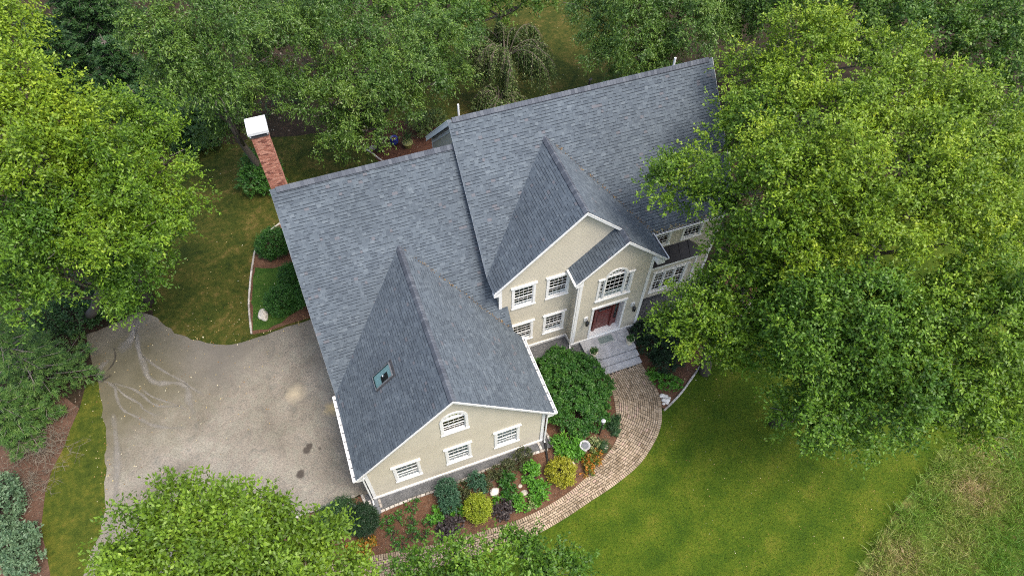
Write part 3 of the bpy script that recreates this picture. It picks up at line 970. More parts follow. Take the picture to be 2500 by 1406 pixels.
# front wall of the main cross gable, entry bay, right wing, rear gable end
yCw, yDw, yBw = 5.14, 4.433, 6.10
zc_ = lambda x: cz(x, 0) - .16
cw_holes = [rect_hole(8.95, 9.93, 4.74, 6.25), rect_hole(10.75, 11.71, 4.74, 6.25), rect_hole(8.93, 9.93, 1.40, 2.93), rect_hole(10.75, 11.71, 1.40, 2.93)]
_, FC = wall((0, yCw, 0), (1, 0, 0), [(8.2, .57), (15.9, .57), (15.9, zc_(15.9)), (xC, zc_(xC)), (8.2, zc_(8.2))], cw_holes)
for a, b, z0, z1 in ((8.95, 9.93, 4.74, 6.25), (10.75, 11.71, 4.74, 6.25), (8.93, 9.93, 1.40, 2.93), (10.75, 11.71, 1.40, 2.93)):
    window(FC, a, b, z0, z1, curtain=.20)
dz_ = lambda x: (zD - sC * (x - xD) if x > xD else zD - sDl * (xD - x)) - .16
pal_c = 14.03
dh = [rect_hole(13.20, 14.86, 4.27, 5.90), arch_hole(13.52, 14.54, 5.90, 5.98, .51), rect_hole(13.13, 14.87, .55, 3.42)]
_, FD = wall((0, yDw, 0), (1, 0, 0), [(12.10, .57), (15.95, .57), (15.95, dz_(15.95)), (xD, dz_(xD)), (12.10, dz_(12.10))], dh)
wall((12.10, yCw, 0), (0, -1, 0), [(0, .57), (yCw - yDw, .57), (yCw - yDw, zDl), (0, zDl)])
wall((15.95, yDw, 0), (0, 1, 0), [(0, .57), (yBw - yDw, .57), (yBw - yDw, 6.9), (0, 6.9)])
_, FB = wall((0, yBw, 0), (1, 0, 0), [(15.95, .57), (20.95, .57), (20.95, 6.75), (15.95, 6.75)], [rect_hole(16.88, 17.86, 4.95, 6.42), rect_hole(18.78, 19.76, 4.95, 6.42)])
window(FB, 16.88, 17.86, 4.95, 6.42); window(FB, 18.78, 19.76, 4.95, 6.42)
wall((20.95, yBw, 0), (0, 1, 0), [(0, .57), (10.1, .57), (10.1, 6.6), (5.07, zB - .2), (0, 6.6)])
wall((8.2, 16.2, 0), (0, -1, 0), [(0, .57), (11.06, .57), (11.06, 6.5), (10.3, 6.8), (5.03, zB - .25), (0, 6.75)])
wall((20.95, 16.2, 0), (-1, 0, 0), [(0, .57), (12.75, .57), (12.75, 6.8), (0, 6.8)])
wall((8.2, 15.95, 0), (-1, 0, 0), [(0, .24), (8.2, .24), (8.2, 3.7), (0, 3.7)])

# palladian window
mb = MB()
FD.box(mb, 13.07, 13.20, 4.25, 5.90, -.07, .042); FD.box(mb, 14.86, 14.99, 4.25, 5.90, -.07, .042)
FD.box(mb, 13.43, 13.52, 4.27, 5.90, -.07, .042); FD.box(mb, 14.54, 14.63, 4.27, 5.90, -.07, .042)
FD.box(mb, 13.07, 13.40, 5.90, 6.04, -.07, .045); FD.box(mb, 14.66, 14.99, 5.90, 6.04, -.07, .045)
FD.box(mb, 13.03, 13.385, 6.042, 6.08, -.02, .09); FD.box(mb, 14.675, 15.03, 6.042, 6.08, -.02, .09)
FD.box(mb, 13.03, 15.03, 4.15, 4.248, -.07, .085)
FD.box(mb, 13.40, 13.52, 5.902, 5.98, -.07, .043); FD.box(mb, 14.54, 14.66, 5.902, 5.98, -.07, .043)
ring(FD, mb, arc_pts(pal_c, 5.98, .51, .51, 20), arc_pts(pal_c, 5.98, .63, .63, 20), -.07, .044)
pw = mb.build('window', M['white'], HOUSE)
tag(pw, 'arched three-part window over the front door')
sash(FD, pw, 13.20, 13.43, 4.27, 5.90, 2, 5, -.07, sw=.035)
sash(FD, pw, 14.63, 14.86, 4.27, 5.90, 2, 5, -.07, sw=.035)
sash(FD, pw, 13.52, 14.54, 4.27, 5.96, 4, 5, -.07, sw=.045)
fan(FD, pw, pal_c, 5.98, .51, .51, -.07, 5)
room_behind(FD, pw, 13.20, 14.86, 4.27, 6.45, .22)

# front door, recessed
mb = MB()
FD.box(mb, 13.01, 13.13, .57, 3.42, -.40, .042); FD.box(mb, 14.87, 14.99, .57, 3.42, -.40, .042)
FD.box(mb, 13.01, 14.99, 3.422, 3.57, -.40, .045)
FD.box(mb, 12.98, 15.02, 3.572, 3.63, -.02, .10)
FD.box(mb, 13.132, 14.868, .57, .72, -.42, .02)
fs = mb.build('door_surround', M['white'], HOUSE)
mb = MB()
FD.box(mb, 13.53, 14.47, .722, 2.78, -.40, -.345)
FD.box(mb, 13.62, 14.38, 2.30, 2.36, -.345, -.30)       # dentil shelf
for k in range(2):
    FD.box(mb, 13.66 + k * .37, 13.98 + k * .37, .92, 2.18, -.345, -.33)
dr = mb.build('front_door', M['door'], HOUSE)
mb = MB()
for k in range(3):
    FD.box(mb, 13.64 + k * .25, 13.86 + k * .25, 2.43, 2.66, -.342, -.335)
mb.build('pane', M['glass'], dr)
mb = MB()
mb.tube([FD.P(13.60, 1.60, -.30), FD.P(13.60, 1.75, -.28), FD.P(13.60, 1.95, -.30)], .018, 6)
mb.build('handle', M['black'], dr)
mb = MB()
FD.box(mb, 13.132, 14.868, 2.80, 3.42, -.40, -.34)
for u in (13.42, 14.44):
    FD.box(mb, u, u + .13, .722, 2.80, -.40, -.24)
for u in (13.135, 14.575):
    FD.box(mb, u, u + .29, .722, 1.25, -.40, -.35)
    FD.box(mb, u, u + .04, 1.25, 2.80, -.40, -.35); FD.box(mb, u + .25, u + .29, 1.25, 2.80, -.40, -.35)
mb.build('door_frame', M['door'], fs)
for u in (13.175, 14.615):
    mb = MB()
    FD.quad(mb, u, u + .21, 1.25, 2.80, -.375)
    mb.build('sidelight', M['glass'], fs)
mb = MB()
FD.box(mb, 13.0, 15.0, .5, 3.5, -.80, -.76)
mb.build('interior', M['dark'], fs)

# fascia, rakes, soffits, corner boards, skirts, foundation
def rake(P0, P1, out, h=.19, th=.03, drop=.012, name='rake_board', strip=True):
    out = Vector(out)
    P0, P1 = Vector(P0) + out * .005, Vector(P1) + out * .005
    mb = MB()
    d = Vector((0, 0, drop)); hh = Vector((0, 0, h + drop))
    a, b = P0 - hh, P1 - hh
    c, e = P1 - d, P0 - d
    mb.hexa([a, b, b - out * th, a - out * th, e, c, c - out * th, e - out * th])
    t = .055
    o2 = out * .02
    if strip: mb.hexa([e - Vector((0, 0, t)) + o2, c - Vector((0, 0, t)) + o2, c - Vector((0, 0, t)) + out * .001, e - Vector((0, 0, t)) + out * .001, e + o2, c + o2, c + out * .001, e + out * .001])
    return mb.build(name, M['white'], HOUSE)
F_ = Vector((0, -1, 0))
rake((xL - .02, yG, zE), (xG, yG, zG), F_); rake((xG, yG, zG), (xGr + .02, yG, zE), F_)
rake((xM - .02, yC, zEB), (xC, yC, zC), F_); rake((xC, yC, zC), (xD, yC, zC - sC * (xD - xC)), F_)
rake((xDl - .02, yD, zDl), (xD, yD, zD), F_); rake((xD, yD, zD), (xDr + .02, yD, zEB), F_)
Lf = Vector((-1, 0, 0))
rake((xL, yAe, zE), (xL, yA, zA), Lf, h=.17, strip=False); rake((xL, yA, zA), (xL, 2 * yA - yAe, zE), Lf, h=.17)
rake((xM, 5.909, zEB), (xM, yB, zB), Lf, h=.10, strip=False); rake((xM, yB, zB), (xM, 2 * yB - yBe, zBe), Lf, h=.34)
rake((xR, yBe, zBe), (xR, yB, zB), (1, 0, 0)); rake((xR, yB, zB), (xR, 2 * yB - yBe, zBe), (1, 0, 0))

def boxpart(name, mat, *bx):
    mb = MB()
    for b in bx:
        mb.box(*b)
    return mb.build(name, M[mat], HOUSE)
# frieze board on the rear gable end
mb = MB()
for s0, s1 in ((11.5, 16.2),):
    z0, z1 = zB - sB * (s0 - yB) - .42, zB - sB * (s1 - yB) - .42
    mb.hexa([(8.14, s0, z0 - .22), (8.18, s0, z0 - .22), (8.18, s1, z1 - .22), (8.14, s1, z1 - .22), (8.14, s0, z0), (8.18, s0, z0), (8.18, s1, z1), (8.14, s1, z1)])
mb.build('frieze_board', M['white'], HOUSE)
boxpart('soffit', 'white', (xL + .03, -.005, yG + .035, yAe, zE - .24, zE - .19))
boxpart('soffit', 'white', (8.625, xGr - .03, yG + .035, yAe, zE - .24, zE - .19))
boxpart('soffit', 'white', (xM + .03, 8.175, yC + .035, 5.9, zEB - .26, zEB - .20))
boxpart('soffit', 'white', (15.98, xDr - .03, yD + .035, 6.0, zEB - .26, zEB - .20))
boxpart('soffit', 'white', (xDl + .03, 12.07, yD + .035, 5.1, zDl - .26, zDl - .20))
def eave_return(xe, xw, ze, sl_, y0, y1, h=.34):
    d = abs(xw - xe)
    t = lambda k: ze + sl_ * d * k - .165 * hyp(sl_) * .98
    mb = MB()
    P = [(xe, ze - h), (xw, ze - h), (xw, t(1)), (xe, t(0))]
    if xw < xe:
        P = [P[1], P[0], P[3], P[2]]
    mb.hexa([(P[0][0], y0, P[0][1]), (P[1][0], y0, P[1][1]), (P[1][0], y1, P[1][1]), (P[0][0], y1, P[0][1]), (P[3][0], y0, P[3][1]), (P[2][0], y0, P[2][1]), (P[2][0], y1, P[2][1]), (P[3][0], y1, P[3][1])])
    mb.build('eave_return', M['white'], HOUSE)
eave_return(xGr, 8.63, zE, sG, yG + .034, yG + .30)
eave_return(xL, -.03, zE, sG, yG + .034, yG + .30)
eave_return(xDr, 15.99, zEB, sC, yD + .034, yD + .34, .42)
eave_return(xM, 8.16, zEB, sC, yC + .034, yC + .27, .36)
eave_return(xDl, 12.06, zDl, sDl, yD + .034, yD + .34)
# soffit strips following the rakes (white underside of the overhang)
mb = MB()
for x0, x1, s, xa, za, ya, yb in ((xL, xG, 1, xL, zE, yG + .03, .0), (xG, xGr, -1, xGr, zE, yG + .03, .0)):
    zf = lambda x: zE + sG * (x - xL if s > 0 else xGr - x) - .165
    mb.face([(x0, ya, zf(x0)), (x1, ya, zf(x1)), (x1, yb, zf(x1)), (x0, yb, zf(x0))])
mb.build('rake_soffit', M['white'], HOUSE)
# corner boards
for x0, x1, y0, y1, z0, z1 in ((-.045, .115, -.045, -.019, .26, zE - .1), (-.045, -.019, -.018, .12, .26, zE - .2), (8.485, 8.645, -.045, -.019, .26, zE - .1), (8.619, 8.645, -.018, .12, .26, zE - .2),
                               (12.06, 12.22, yDw - .045, yDw - .019, .59, zDl - .1), (12.06, 12.08, yDw - .018, yDw + .12, .59, zDl - .2), (15.83, 15.99, yDw - .045, yDw - .019, .59, zEB - .1), (15.97, 15.99, yDw - .018, yDw + .12, .59, zEB - .2),
                               (8.16, 8.32, yCw - .045, yCw - .019, zE, zEB - .1), (20.83, 20.99, yBw - .045, yBw - .019, .59, 6.4), (20.97, 20.99, yBw - .018, yBw + .12, .59, 6.4), (8.155, 8.18, 16.05, 16.2, .6, 6.5)):
    boxpart('corner_board', 'white', (x0, x1, y0, y1, z0, z1))
# skirt boards with a sloped cap, foundation below
def skirt(x0, x1, y, z):
    boxpart('skirt_board', 'white', (x0, x1, y - .045, y - .003, z - .20, z), (x0 - .01, x1 + .01, y - .075, y - .004, z + .002, z + .035))
    boxpart('foundation', 'concrete', (x0 + .03, x1 - .03, y - .012, y + .1, -.2, z - .202))
skirt(-.05, 8.65, 0, .22)
skirt(8.66, 12.05, yCw, .55)
skirt(12.05, 16.0, yDw, .55)
skirt(16.0, 21.0, yBw, .55)
boxpart('skirt_board', 'white', (12.04, 12.095, yDw - .04, yCw, .35, .55))
boxpart('skirt_board', 'white', (-.06, -.005, -.04, 16, .05, .22))

# gutters with hangers, downspouts
def gutter(P0, P1, out, inner='white', label=None, w=.13, h=.11):
    P0, P1, out = Vector(P0), Vector(P1), Vector(out)
    X = (P1 - P0).normalized()
    L = (P1 - P0).length
    fr = Fr(P0, X, (0, 0, 1))
    sgn = 1 if fr.N.dot(out) > 0 else -1
    mb = MB()
    def bx(u0, u1, z0, z1, a, b):
        a, b = sorted((a * sgn, b * sgn))
        fr.box(mb, u0, u1, z0, z1, a, b)
    bx(0, L, -h, 0, w - .025, w); bx(0, L, -h, -h + .008, 0.008, w - .025); bx(0, L, -h, -.03, 0, .008)
    bx(0, .01, -h + .008, 0, .008, w - .025); bx(L - .01, L, -h + .008, 0, .008, w - .025)
    bx(0, L, .0, .008, w - .03, w + .006)
    g = mb.build('gutter', M['white'], HOUSE)
    mb = MB()
    bx(.01, L - .01, -h + .0085, -h + .04, .009, w - .026)
    mb.build('gutter_bed', M[inner], g)
    n = max(2, int(L / .42))
    for i in range(n):
        mb = MB()
        bx(L * (i + .5) / n - .017, L * (i + .5) / n + .017, .001, .010, -.02, w - .03)
        mb.build('hanger', M['gutterin'], g)
    return g
gutter((xL - .02, yG - .02, zE - .02), (xL - .02, yAe, zE - .02), (-1, 0, 0), 'trimgrey')
gutter((xGr + .02, yAe + .02, zE - .02), (xGr + .02, yG - .02, zE - .02), (1, 0, 0), 'trimgrey')
gutter((xDr + .02, 5.7, zEB - .03), (xDr + .02, yD - .02, zEB - .03), (1, 0, 0), 'gutterin')  # dark bed colour stands in for the shade inside this gutter
gutter((xDr + .16, yBe - .02, zBe - .03), (xR, yBe - .02, zBe - .03), (0, -1, 0), 'gutterin')

def downspout(path, label=None):
    mb = MB()
    for a, b in zip(path[:-1], path[1:]):
        mb.tube([a, b], .042, 4)
    mb.build('downspout', M['white'], HOUSE)
downspout([(xGr + .08, yG + .12, zE - .14), (8.72, -.10, zE - .55), (8.72, -.10, .12), (8.74, -.28, .06)])
downspout([(xL - .08, yG + .12, zE - .14), (-.12, -.10, zE - .55), (-.12, -.10, .12), (-.12, -.3, .06)])
downspout([(xDl + .02, yD + .35, zDl - .22), (11.98, yDw - .05, zDl - .6), (11.98, yDw - .05, .5), (11.98, yDw - .20, .36)])
boxpart('gutter', 'white', (xDl - .10, xDl - .005, yD - .01, 5.08, zDl - .12, zDl - .02))

# bay with a dark metal roof
mb = MB()
BR = [(15.98, 6.08, 4.68), (19.25, 6.08, 4.68), (19.9, 5.42, 4.03), (15.98, 5.42, 4.03)]
mb.face(BR[::-1])
mb.face([(19.25, 6.08, 4.68), (19.9, 6.08, 4.03), (19.9, 5.42, 4.03)])
mb.face([(15.98, 5.42, 3.99), (19.9, 5.42, 3.99), (19.9, 6.08, 3.99), (15.98, 6.08, 3.99)])
mb.face([(15.98, 5.42, 3.99), (19.9, 5.42, 3.99), (19.9, 5.42, 4.03), (15.98, 5.42, 4.03)])
for k in range(6):
    x = 16.35 + k * .56
    mb.tube([(x, 6.05, 4.69 - .0), (x, 5.43, 4.05)], .012, 4)
bayr = mb.build('bay_roof', M['bronze'], HOUSE)
mb = MB()
mb.box(15.99, 19.9, 5.44, 6.08, 3.80, 3.985)
mb.build('bay_fascia', M['white'], HOUSE)
FY = Fr((0, 5.58, 0), (1, 0, 0), (0, 0, 1))
bw = [(17.32, 17.88), (17.96, 18.52), (18.60, 19.16)]
wall((0, 5.58, 0), (1, 0, 0), [(15.99, .9), (19.75, .9), (19.75, 3.8), (15.99, 3.8)], [rect_hole(17.32, 19.16, 1.45, 3.12)])
wall((19.75, 5.58, 0), (0, 1, 0), [(0, .9), (.5, .9), (.5, 3.8), (0, 3.8)])
mb = MB()
casing_boards(FY, mb, 17.32, 19.16, 1.45, 3.12, .14)
for a in (17.88, 18.52):
    FY.box(mb, a, a + .08, 1.45, 3.12, -.07, .04)
bwin = mb.build('window', M['white'], HOUSE)
tag(bwin, 'triple window of the bay under the dark metal roof')
for a, b in bw:
    sash(FY, bwin, a, b, 2.26, 3.12, 2, 3, -.06, sw=.035)
    sash(FY, bwin, a, b, 1.45, 2.30, 2, 3, -.09, sw=.035)
room_behind(FY, bwin, 17.32, 19.16, 1.45, 3.12, 0)
boxpart('corner_board', 'white', (19.66, 19.79, 5.535, 5.561, .95, 3.79))

# skylight in the left garage slope
FS = Fr((xL, yAe, zE), (0, -1, 0), (1, 0, sG))
su0, su1 = yAe - 3.22, yAe - 2.59
sv0, sv1 = (1.60 - xL) * hyp(sG), (2.42 - xL) * hyp(sG)
# an open-topped light well reads through the pane: build it as a shallow lined box above the deck
mb = MB()
FS.box(mb, su0 - .03, su0, sv0 - .03, sv1 + .03, .0, .10); FS.box(mb, su1, su1 + .03, sv0 - .03, sv1 + .03, .0, .10)
FS.box(mb, su0, su1, sv0 - .03, sv0, .0, .10); FS.box(mb, su0, su1, sv1, sv1 + .03, .0, .10)
sk = mb.build('skylight', M['slate'], HOUSE)
tag(sk, 'small skylight with a mint-painted shaft in the garage roof')
mb = MB()
FS.quad(mb, su0 + .002, su1 - .002, sv0 + .002, sv1 - .002, .022)
mb.build('shaft', M['mint'], sk)
mb = MB()
FS.quad(mb, su0 + .24, su1 - .06, sv0 + .40, sv1 - .28, .026)
mb.build('opening', M['dark'], sk)
mb = MB()
c = FS.P(su0 + .32, sv0 + .62, .05)
mb.lathe([(.0, -.03), (.045, -.02), (.06, .01), (.04, .03), (0, .035)], c, 10)
mb.build('lamp_globe', M['white'], sk)
mb = MB()
FS.quad(mb, su0, su1, sv0, sv1, .085)
mb.build('pane', M['skyglass'], sk)
mb = MB()
FS.box(mb, su0 - .10, su1 + .10, sv1 + .051, sv1 + .16, .012, .05)
FS.box(mb, su0 - .09, su0 - .051, sv0 - .05, sv1 + .05, .012, .045); FS.box(mb, su1 + .051, su1 + .09, sv0 - .05, sv1 + .05, .012, .045)
mb.build('flashing', M['gutterin'], sk)

# chimney
cx0, cx1, cy0, cy1, cz1 = -.31, .36, 10.72, 11.52, 13.78
mb = MB()
mb.box(cx0 + .012, cx1 - .012, cy0 + .012, cy1 - .012, 0, cz1)
CH = mb.build('chimney', M['mortar'], HOUSE)
bm_, rest = {}, MB()
def brickmesh(l, ti):
    k = (round(l, 3), ti)
    if k not in bm_:
        b = MB()
        e = .004
        b.solid([(0, 0, 0), (l, 0, 0), (l, 0, .058), (0, 0, .058), (e, -.014, e), (l - e, -.014, e), (l - e, -.014, .058 - e), (e, -.014, .058 - e)], [(4, 5, 6, 7), (0, 1, 5, 4), (1, 2, 6, 5), (2, 3, 7, 6), (3, 0, 4, 7)], ti / 5)
        bm_[k] = b.mesh('brick', M['brick'])
    return bm_[k]
row = 0
z = .05
nb = 0
while z < cz1 - .06:
    for face, (o, ux, uy, L) in enumerate((((cx0, cy0 + .012), 1, 0, cx1 - cx0), ((cx1 - .012, cy0), 0, 1, cy1 - cy0), ((cx0 + .012, cy1), 0, -1, cy1 - cy0))):
        u = -.105 if row % 2 else 0.0
        while u < L - .02:
            a, b = max(u, 0) + .0, min(u + .205, L)
            if b - a > .03:
                ti = rs.choice((0, 1, 2, 2, 3, 3, 4, 4, 5))
                ox, oy = o[0] + ux * a, o[1] + uy * a
                mw = Matrix(((ux, -uy, 0, ox), (uy, ux, 0, oy), (0, 0, 1, z), (0, 0, 0, 1)))
                if z > 11.1 and face < 2 and nb < 300:
                    link('brick', brickmesh(b - a, ti), CH, mw)
                    nb += 1
                else:
                    me = brickmesh(b - a, ti)
                    for p in me.polygons:
                        rest.face([mw @ me.vertices[i].co for i in p.vertices], ti / 5)
            u += .215
    z += .070
    row += 1
tag(rest.build('brick_courses', M['brick'], CH), kind='stuff')
mb = MB()
mb.box(cx0 - .035, cx1 + .035, cy0 - .035, cy1 + .035, cz1 + .002, cz1 + .06)
mb.box(cx0 + .10, cx1 - .10, cy0 + .10, cy1 - .10, cz1 + .06, cz1 + .27)
c = mb.build('crown', M['gutterin'], CH)
mb = MB()
for x in (cx0 - .03, cx1 - .02):
    for y in (cy0 - .03, cy1 - .02):
        mb.box(x, x + .05, y, y + .05, cz1 + .061, cz1 + .27)
mb.box(cx0 - .07, cx1 + .07, cy0 - .07, cy1 + .07, cz1 + .271, cz1 + .31)
mb.box(cx0 - .075, cx1 + .075, cy0 - .075, cy0 - .071, cz1 + .18, cz1 + .305)
mb.box(cx1 + .071, cx1 + .075, cy0 - .07, cy1 + .07, cz1 + .10, cz1 + .305)
mb.build('cap', M['metalwhite'], CH)

mb = MB()
mb.tube([(8.58, 11.7, 11.2), (8.58, 11.7, 12.25)], .045, 10)
mb.build('vent_pipe', M['white'], HOUSE)
mb = MB()
mb.tube([(19.6, 11.55, 11.5), (19.6, 11.55, 12.15)], .055, 10)
mb.build('vent_pipe', M['white'], HOUSE)
mb = MB()
mb.tube([(15.0, 11.45, 11.6), (15.0, 11.45, 12.12), (15.12, 11.45, 12.16)], .05, 8)
mb.build('vent_pipe', M['bronze'], HOUSE)

# wall lanterns
for u, z in ((12.72, 2.75), (15.44, 2.75)):
    mb = MB()
    FD.box(mb, u - .10, u + .10, z - .16, z + .20, .0, .06)
    w = mb.build('wall_lantern', M['white'], HOUSE)
    mb = MB()
    p = FD.P(u, z, .06)
    mb.tube([p + Vector((0, 0, .1)), p + Vector((0, -.14, .16)), p + Vector((0, -.17, .05))], .016, 6)
    q = p + Vector((0, -.17, -.32))
    mb.lathe([(.02, -.06), (.05, -.03), (.05, 0), (.075, .0)], q, 8)
    mb.lathe([(.115, .28), (.09, .33), (.03, .40), (.01, .44)], q, 8)
    for k in range(6):
        an = k * math.pi / 3
        mb.tube([q + Vector((.072 * math.cos(an), .072 * math.sin(an), 0)), q + Vector((.108 * math.cos(an), .108 * math.sin(an), .28))], .008, 4)
    mb.build('lantern_frame', M['black'], w)
    mb = MB()
    mb.lathe([(.066, .01), (.10, .27)], q, 6)
    mb.build('lantern_glass', M['glass'], w)

# ------------------------------------------------------------------ front steps, mat, urns
ST = empty('front_steps', (14.0, 3.4, 0), 'grey stone landing and two broad steps below the red front door', 'steps')
mb = MB(); mb.box(12.62, 15.34, 3.05, 4.36, -.1, .50); mb.build('landing_base', M['granite'], ST)
mb = MB(); mb.box(12.59, 15.37, 3.02, 4.355, .502, .55); mb.build('landing_slab', M['granite'], ST)
mb = MB(); mb.box(12.60, 15.36, 2.66, 3.045, -.1, .33); mb.box(12.575, 15.385, 2.63, 3.015, .332, .38); mb.build('step', M['granite'], ST)
mb = MB(); mb.box(12.63, 15.37, 2.28, 2.655, -.1, .16); mb.box(12.605, 15.395, 2.25, 2.625, .162, .21); mb.build('step', M['granite'], ST)
mb = MB(); mb.box(13.54, 14.46, 3.80, 4.30, .551, .560)
dm = mb.build('doormat', M['matedge']); tag(dm, 'grey-green doormat on the landing at the front door', 'doormat')
mb = MB(); mb.box(13.60, 14.40, 3.86, 4.24, .5602, .566); mb.build('pile', M['mat'], dm)

# ------------------------------------------------------------------ foliage generator
def unit(a):
    return a / np.maximum(1e-9, np.linalg.norm(a, axis=-1, keepdims=True))

def foliage(lobes, rng, leaf=(.135, .07), dens=34, clump=.3, twigs=7, nl=11, tw=(.35, .85), droop=.15, up=.6, flat=.85, zmin=-.45, fill=.12, tspread=.55, tipyouth=.25, lift=.7, leafdown=.15, gaps=None):
    cs = np.array([l[:3] for l in lobes], float)
    rr = np.array([l[3] for l in lobes], float)
    C, O, T = [], [], []
    for i, (c, r) in enumerate(zip(cs, rr)):
        n = max(4, int(dens * r * r))
        d = unit(rng.normal(size=(n * 2, 3)))
        d = d[d[:, 2] > zmin][:n]
        rad = r * (.70 + .30 * rng.random(len(d)) ** .7)
        nf = int(len(d) * fill)
        rad[:nf] = r * (.2 + .4 * rng.random(nf))
        p = c + d * rad[:, None] * np.array([1, 1, flat])
        keep = np.ones(len(p), bool)
        for j in range(len(cs)):
            if j != i:
                keep &= np.linalg.norm((p - cs[j]) / np.array([1, 1, flat]), axis=1) > rr[j] * .62
        C.append(p[keep]); O.append(d[keep])
    C = np.concatenate(C); O = np.concatenate(O)
    def nz(p, f):
        a = np.zeros(len(p))
        for q in range(6):
            k = unit(rng.normal(size=3)) * f * (.7 + .8 * rng.random())
            a += np.sin(p @ k * 2 * np.pi + rng.random() * 6.28)
        return a / 2.4
    if gaps:
        C = C + rng.normal(size=C.shape) * .12
        g = nz(C, .75) + .6 * rng.normal(size=len(C))
        m = g > gaps
        C, O = C[m], O[m]
    o = unit(O * .7 + np.array([0, 0, up]))
    n = len(C)
    ct = np.clip(.45 + .30 * nz(C, .33) + .22 * rng.normal(size=n), 0, 1) if gaps else rng.random(n)
    base = np.repeat(C, twigs, 0) + rng.normal(size=(n * twigs, 3)) * clump * .5
    oo = np.repeat(o, twigs, 0)
    td = unit(oo + rng.normal(size=(n * twigs, 3)) * tspread)
    tl = tw[0] + (tw[1] - tw[0]) * rng.random(n * twigs)
    tt = np.repeat(ct, twigs) * .75 + .25 * rng.random(n * twigs)
    t = np.tile((np.arange(nl) + .6) / nl, n * twigs)
    B = np.repeat(base, nl, 0); D = np.repeat(td, nl, 0); L = np.repeat(tl, nl); OO = np.repeat(oo, nl, 0); TT = np.repeat(tt, nl)
    P = B + D * (L * t)[:, None]
    P[:, 2] -= droop * (t * t) * (L / tw[1])
    P += rng.normal(size=P.shape) * .045 * (leaf[0] / .18)
    N = len(P)
    ax = unit(D * .6 + rng.normal(size=(N, 3)) * .6 + np.array([0, 0, -leafdown - droop * .5]))
    nn = OO * .45 + np.array([0, 0, lift]) + rng.normal(size=(N, 3)) * .5
    s = unit(np.cross(nn, ax))
    sc = (.7 + .6 * rng.random(N))[:, None]
    l, w = leaf[0] * sc, leaf[1] * sc * .5
    V = np.empty((N, 4, 3))
    V[:, 0] = P
    V[:, 1] = P + ax * l * .45 + s * w
    V[:, 2] = P + ax * l
    V[:, 3] = P + ax * l * .45 - s * w
    tone = np.clip(TT * .55 + .25 * rng.random(N) + tipyouth * (t - .3) , 0, 1)
    return V.reshape(-1, 3), tone

def leafmesh(name, V, tone, mat, extra=None):
    n = len(V) // 4
    me = bpy.data.meshes.new(name)
    me.vertices.add(n * 4)
    me.vertices.foreach_set('co', V.astype(np.float32).ravel())
    me.loops.add(n * 4)
    me.loops.foreach_set('vertex_index', np.arange(n * 4, dtype=np.int32))
    me.polygons.add(n)
    me.polygons.foreach_set('loop_start', np.arange(n, dtype=np.int32) * 4)
    me.polygons.foreach_set('loop_total', np.full(n, 4, np.int32))
    a = me.attributes.new('tone', 'FLOAT', 'FACE')
    a.data.foreach_set('value', tone.astype(np.float32))
    me.materials.append(mat)
    me.update(calc_edges=True)
    return me

# ------------------------------------------------------------------ trees
def tree(name, label, lobes, mat, trunk, rad=.22, via=None, group=None, cat='tree', crown='crown', limbs=True, z0=0.0, seed=1, shrink=.86, **kw):
    rng = np.random.default_rng(seed)
    root = empty(name, (trunk[0], trunk[1], z0), label, cat, group)
    L2 = []
    for x, y, z, r in lobes:
        L2.append((x, y, z - r * .2, r * .56))
        k = int(5 + 2.0 * r)
        for q in range(k):
            d = rng.normal(size=3)
            d[2] = abs(d[2]) * .9 - .25
            d /= np.linalg.norm(d)
            rs_ = r * (.24 + .14 * rng.random()) + .16
            rd = max(.2, r * (shrink - .22 + .34 * rng.random()) - rs_ * .55)
            L2.append((x + d[0] * rd, y + d[1] * rd, z + d[2] * rd * .9, rs_))
    kw.setdefault('gaps', -.38)
    V, tone = foliage(L2, rng, **kw)
    link(crown, leafmesh(crown, V, tone, M['leaf_' + mat]), root)
    zs = [l[2] for l in lobes]
    zt = min(zs) * .55 + .45 * (sum(zs) / len(zs)) - .8
    mean = Vector((sum(l[0] for l in lobes) / len(lobes), sum(l[1] for l in lobes) / len(lobes), zt))
    mb = MB()
    b = Vector((trunk[0], trunk[1], -.1))
    path = [b, b.lerp(mean, .3) + Vector((.12, -.1, 0)), b.lerp(mean, .65) + Vector((-.1, .12, 0)), mean]
    mb.tube(path, [rad * 1.25, rad, rad * .85, rad * .6], 8, .4)
    mb.build('trunk', M['bark'], root, True)
    if limbs:
        mb = MB()
        for x, y, z, r in lobes:
            e = Vector((x, y, z - r * .1))
            s = b.lerp(mean, .55 + .4 * rng.random())
            if via and lobes.index((x, y, z, r)) in via:
                q = lobes[via[lobes.index((x, y, z, r))]]
                s = Vector(q[:3])
            m = s.lerp(e, .5) + Vector((0, 0, -.25))
            mb.tube([s, m, e], [rad * .45, rad * .32, rad * .12], 6, .55)
            for k in range(3):
                d = Vector(tuple(rng.normal(size=3))).normalized()
                d.z = abs(d.z) * .6
                mb.tube([e.lerp(m, .3), e + d * r * .4, e + d * r * .82], [rad * .14, rad * .09, .012], 5, .7)
        mb.build('limb', M['bark'], root, True)
    return root

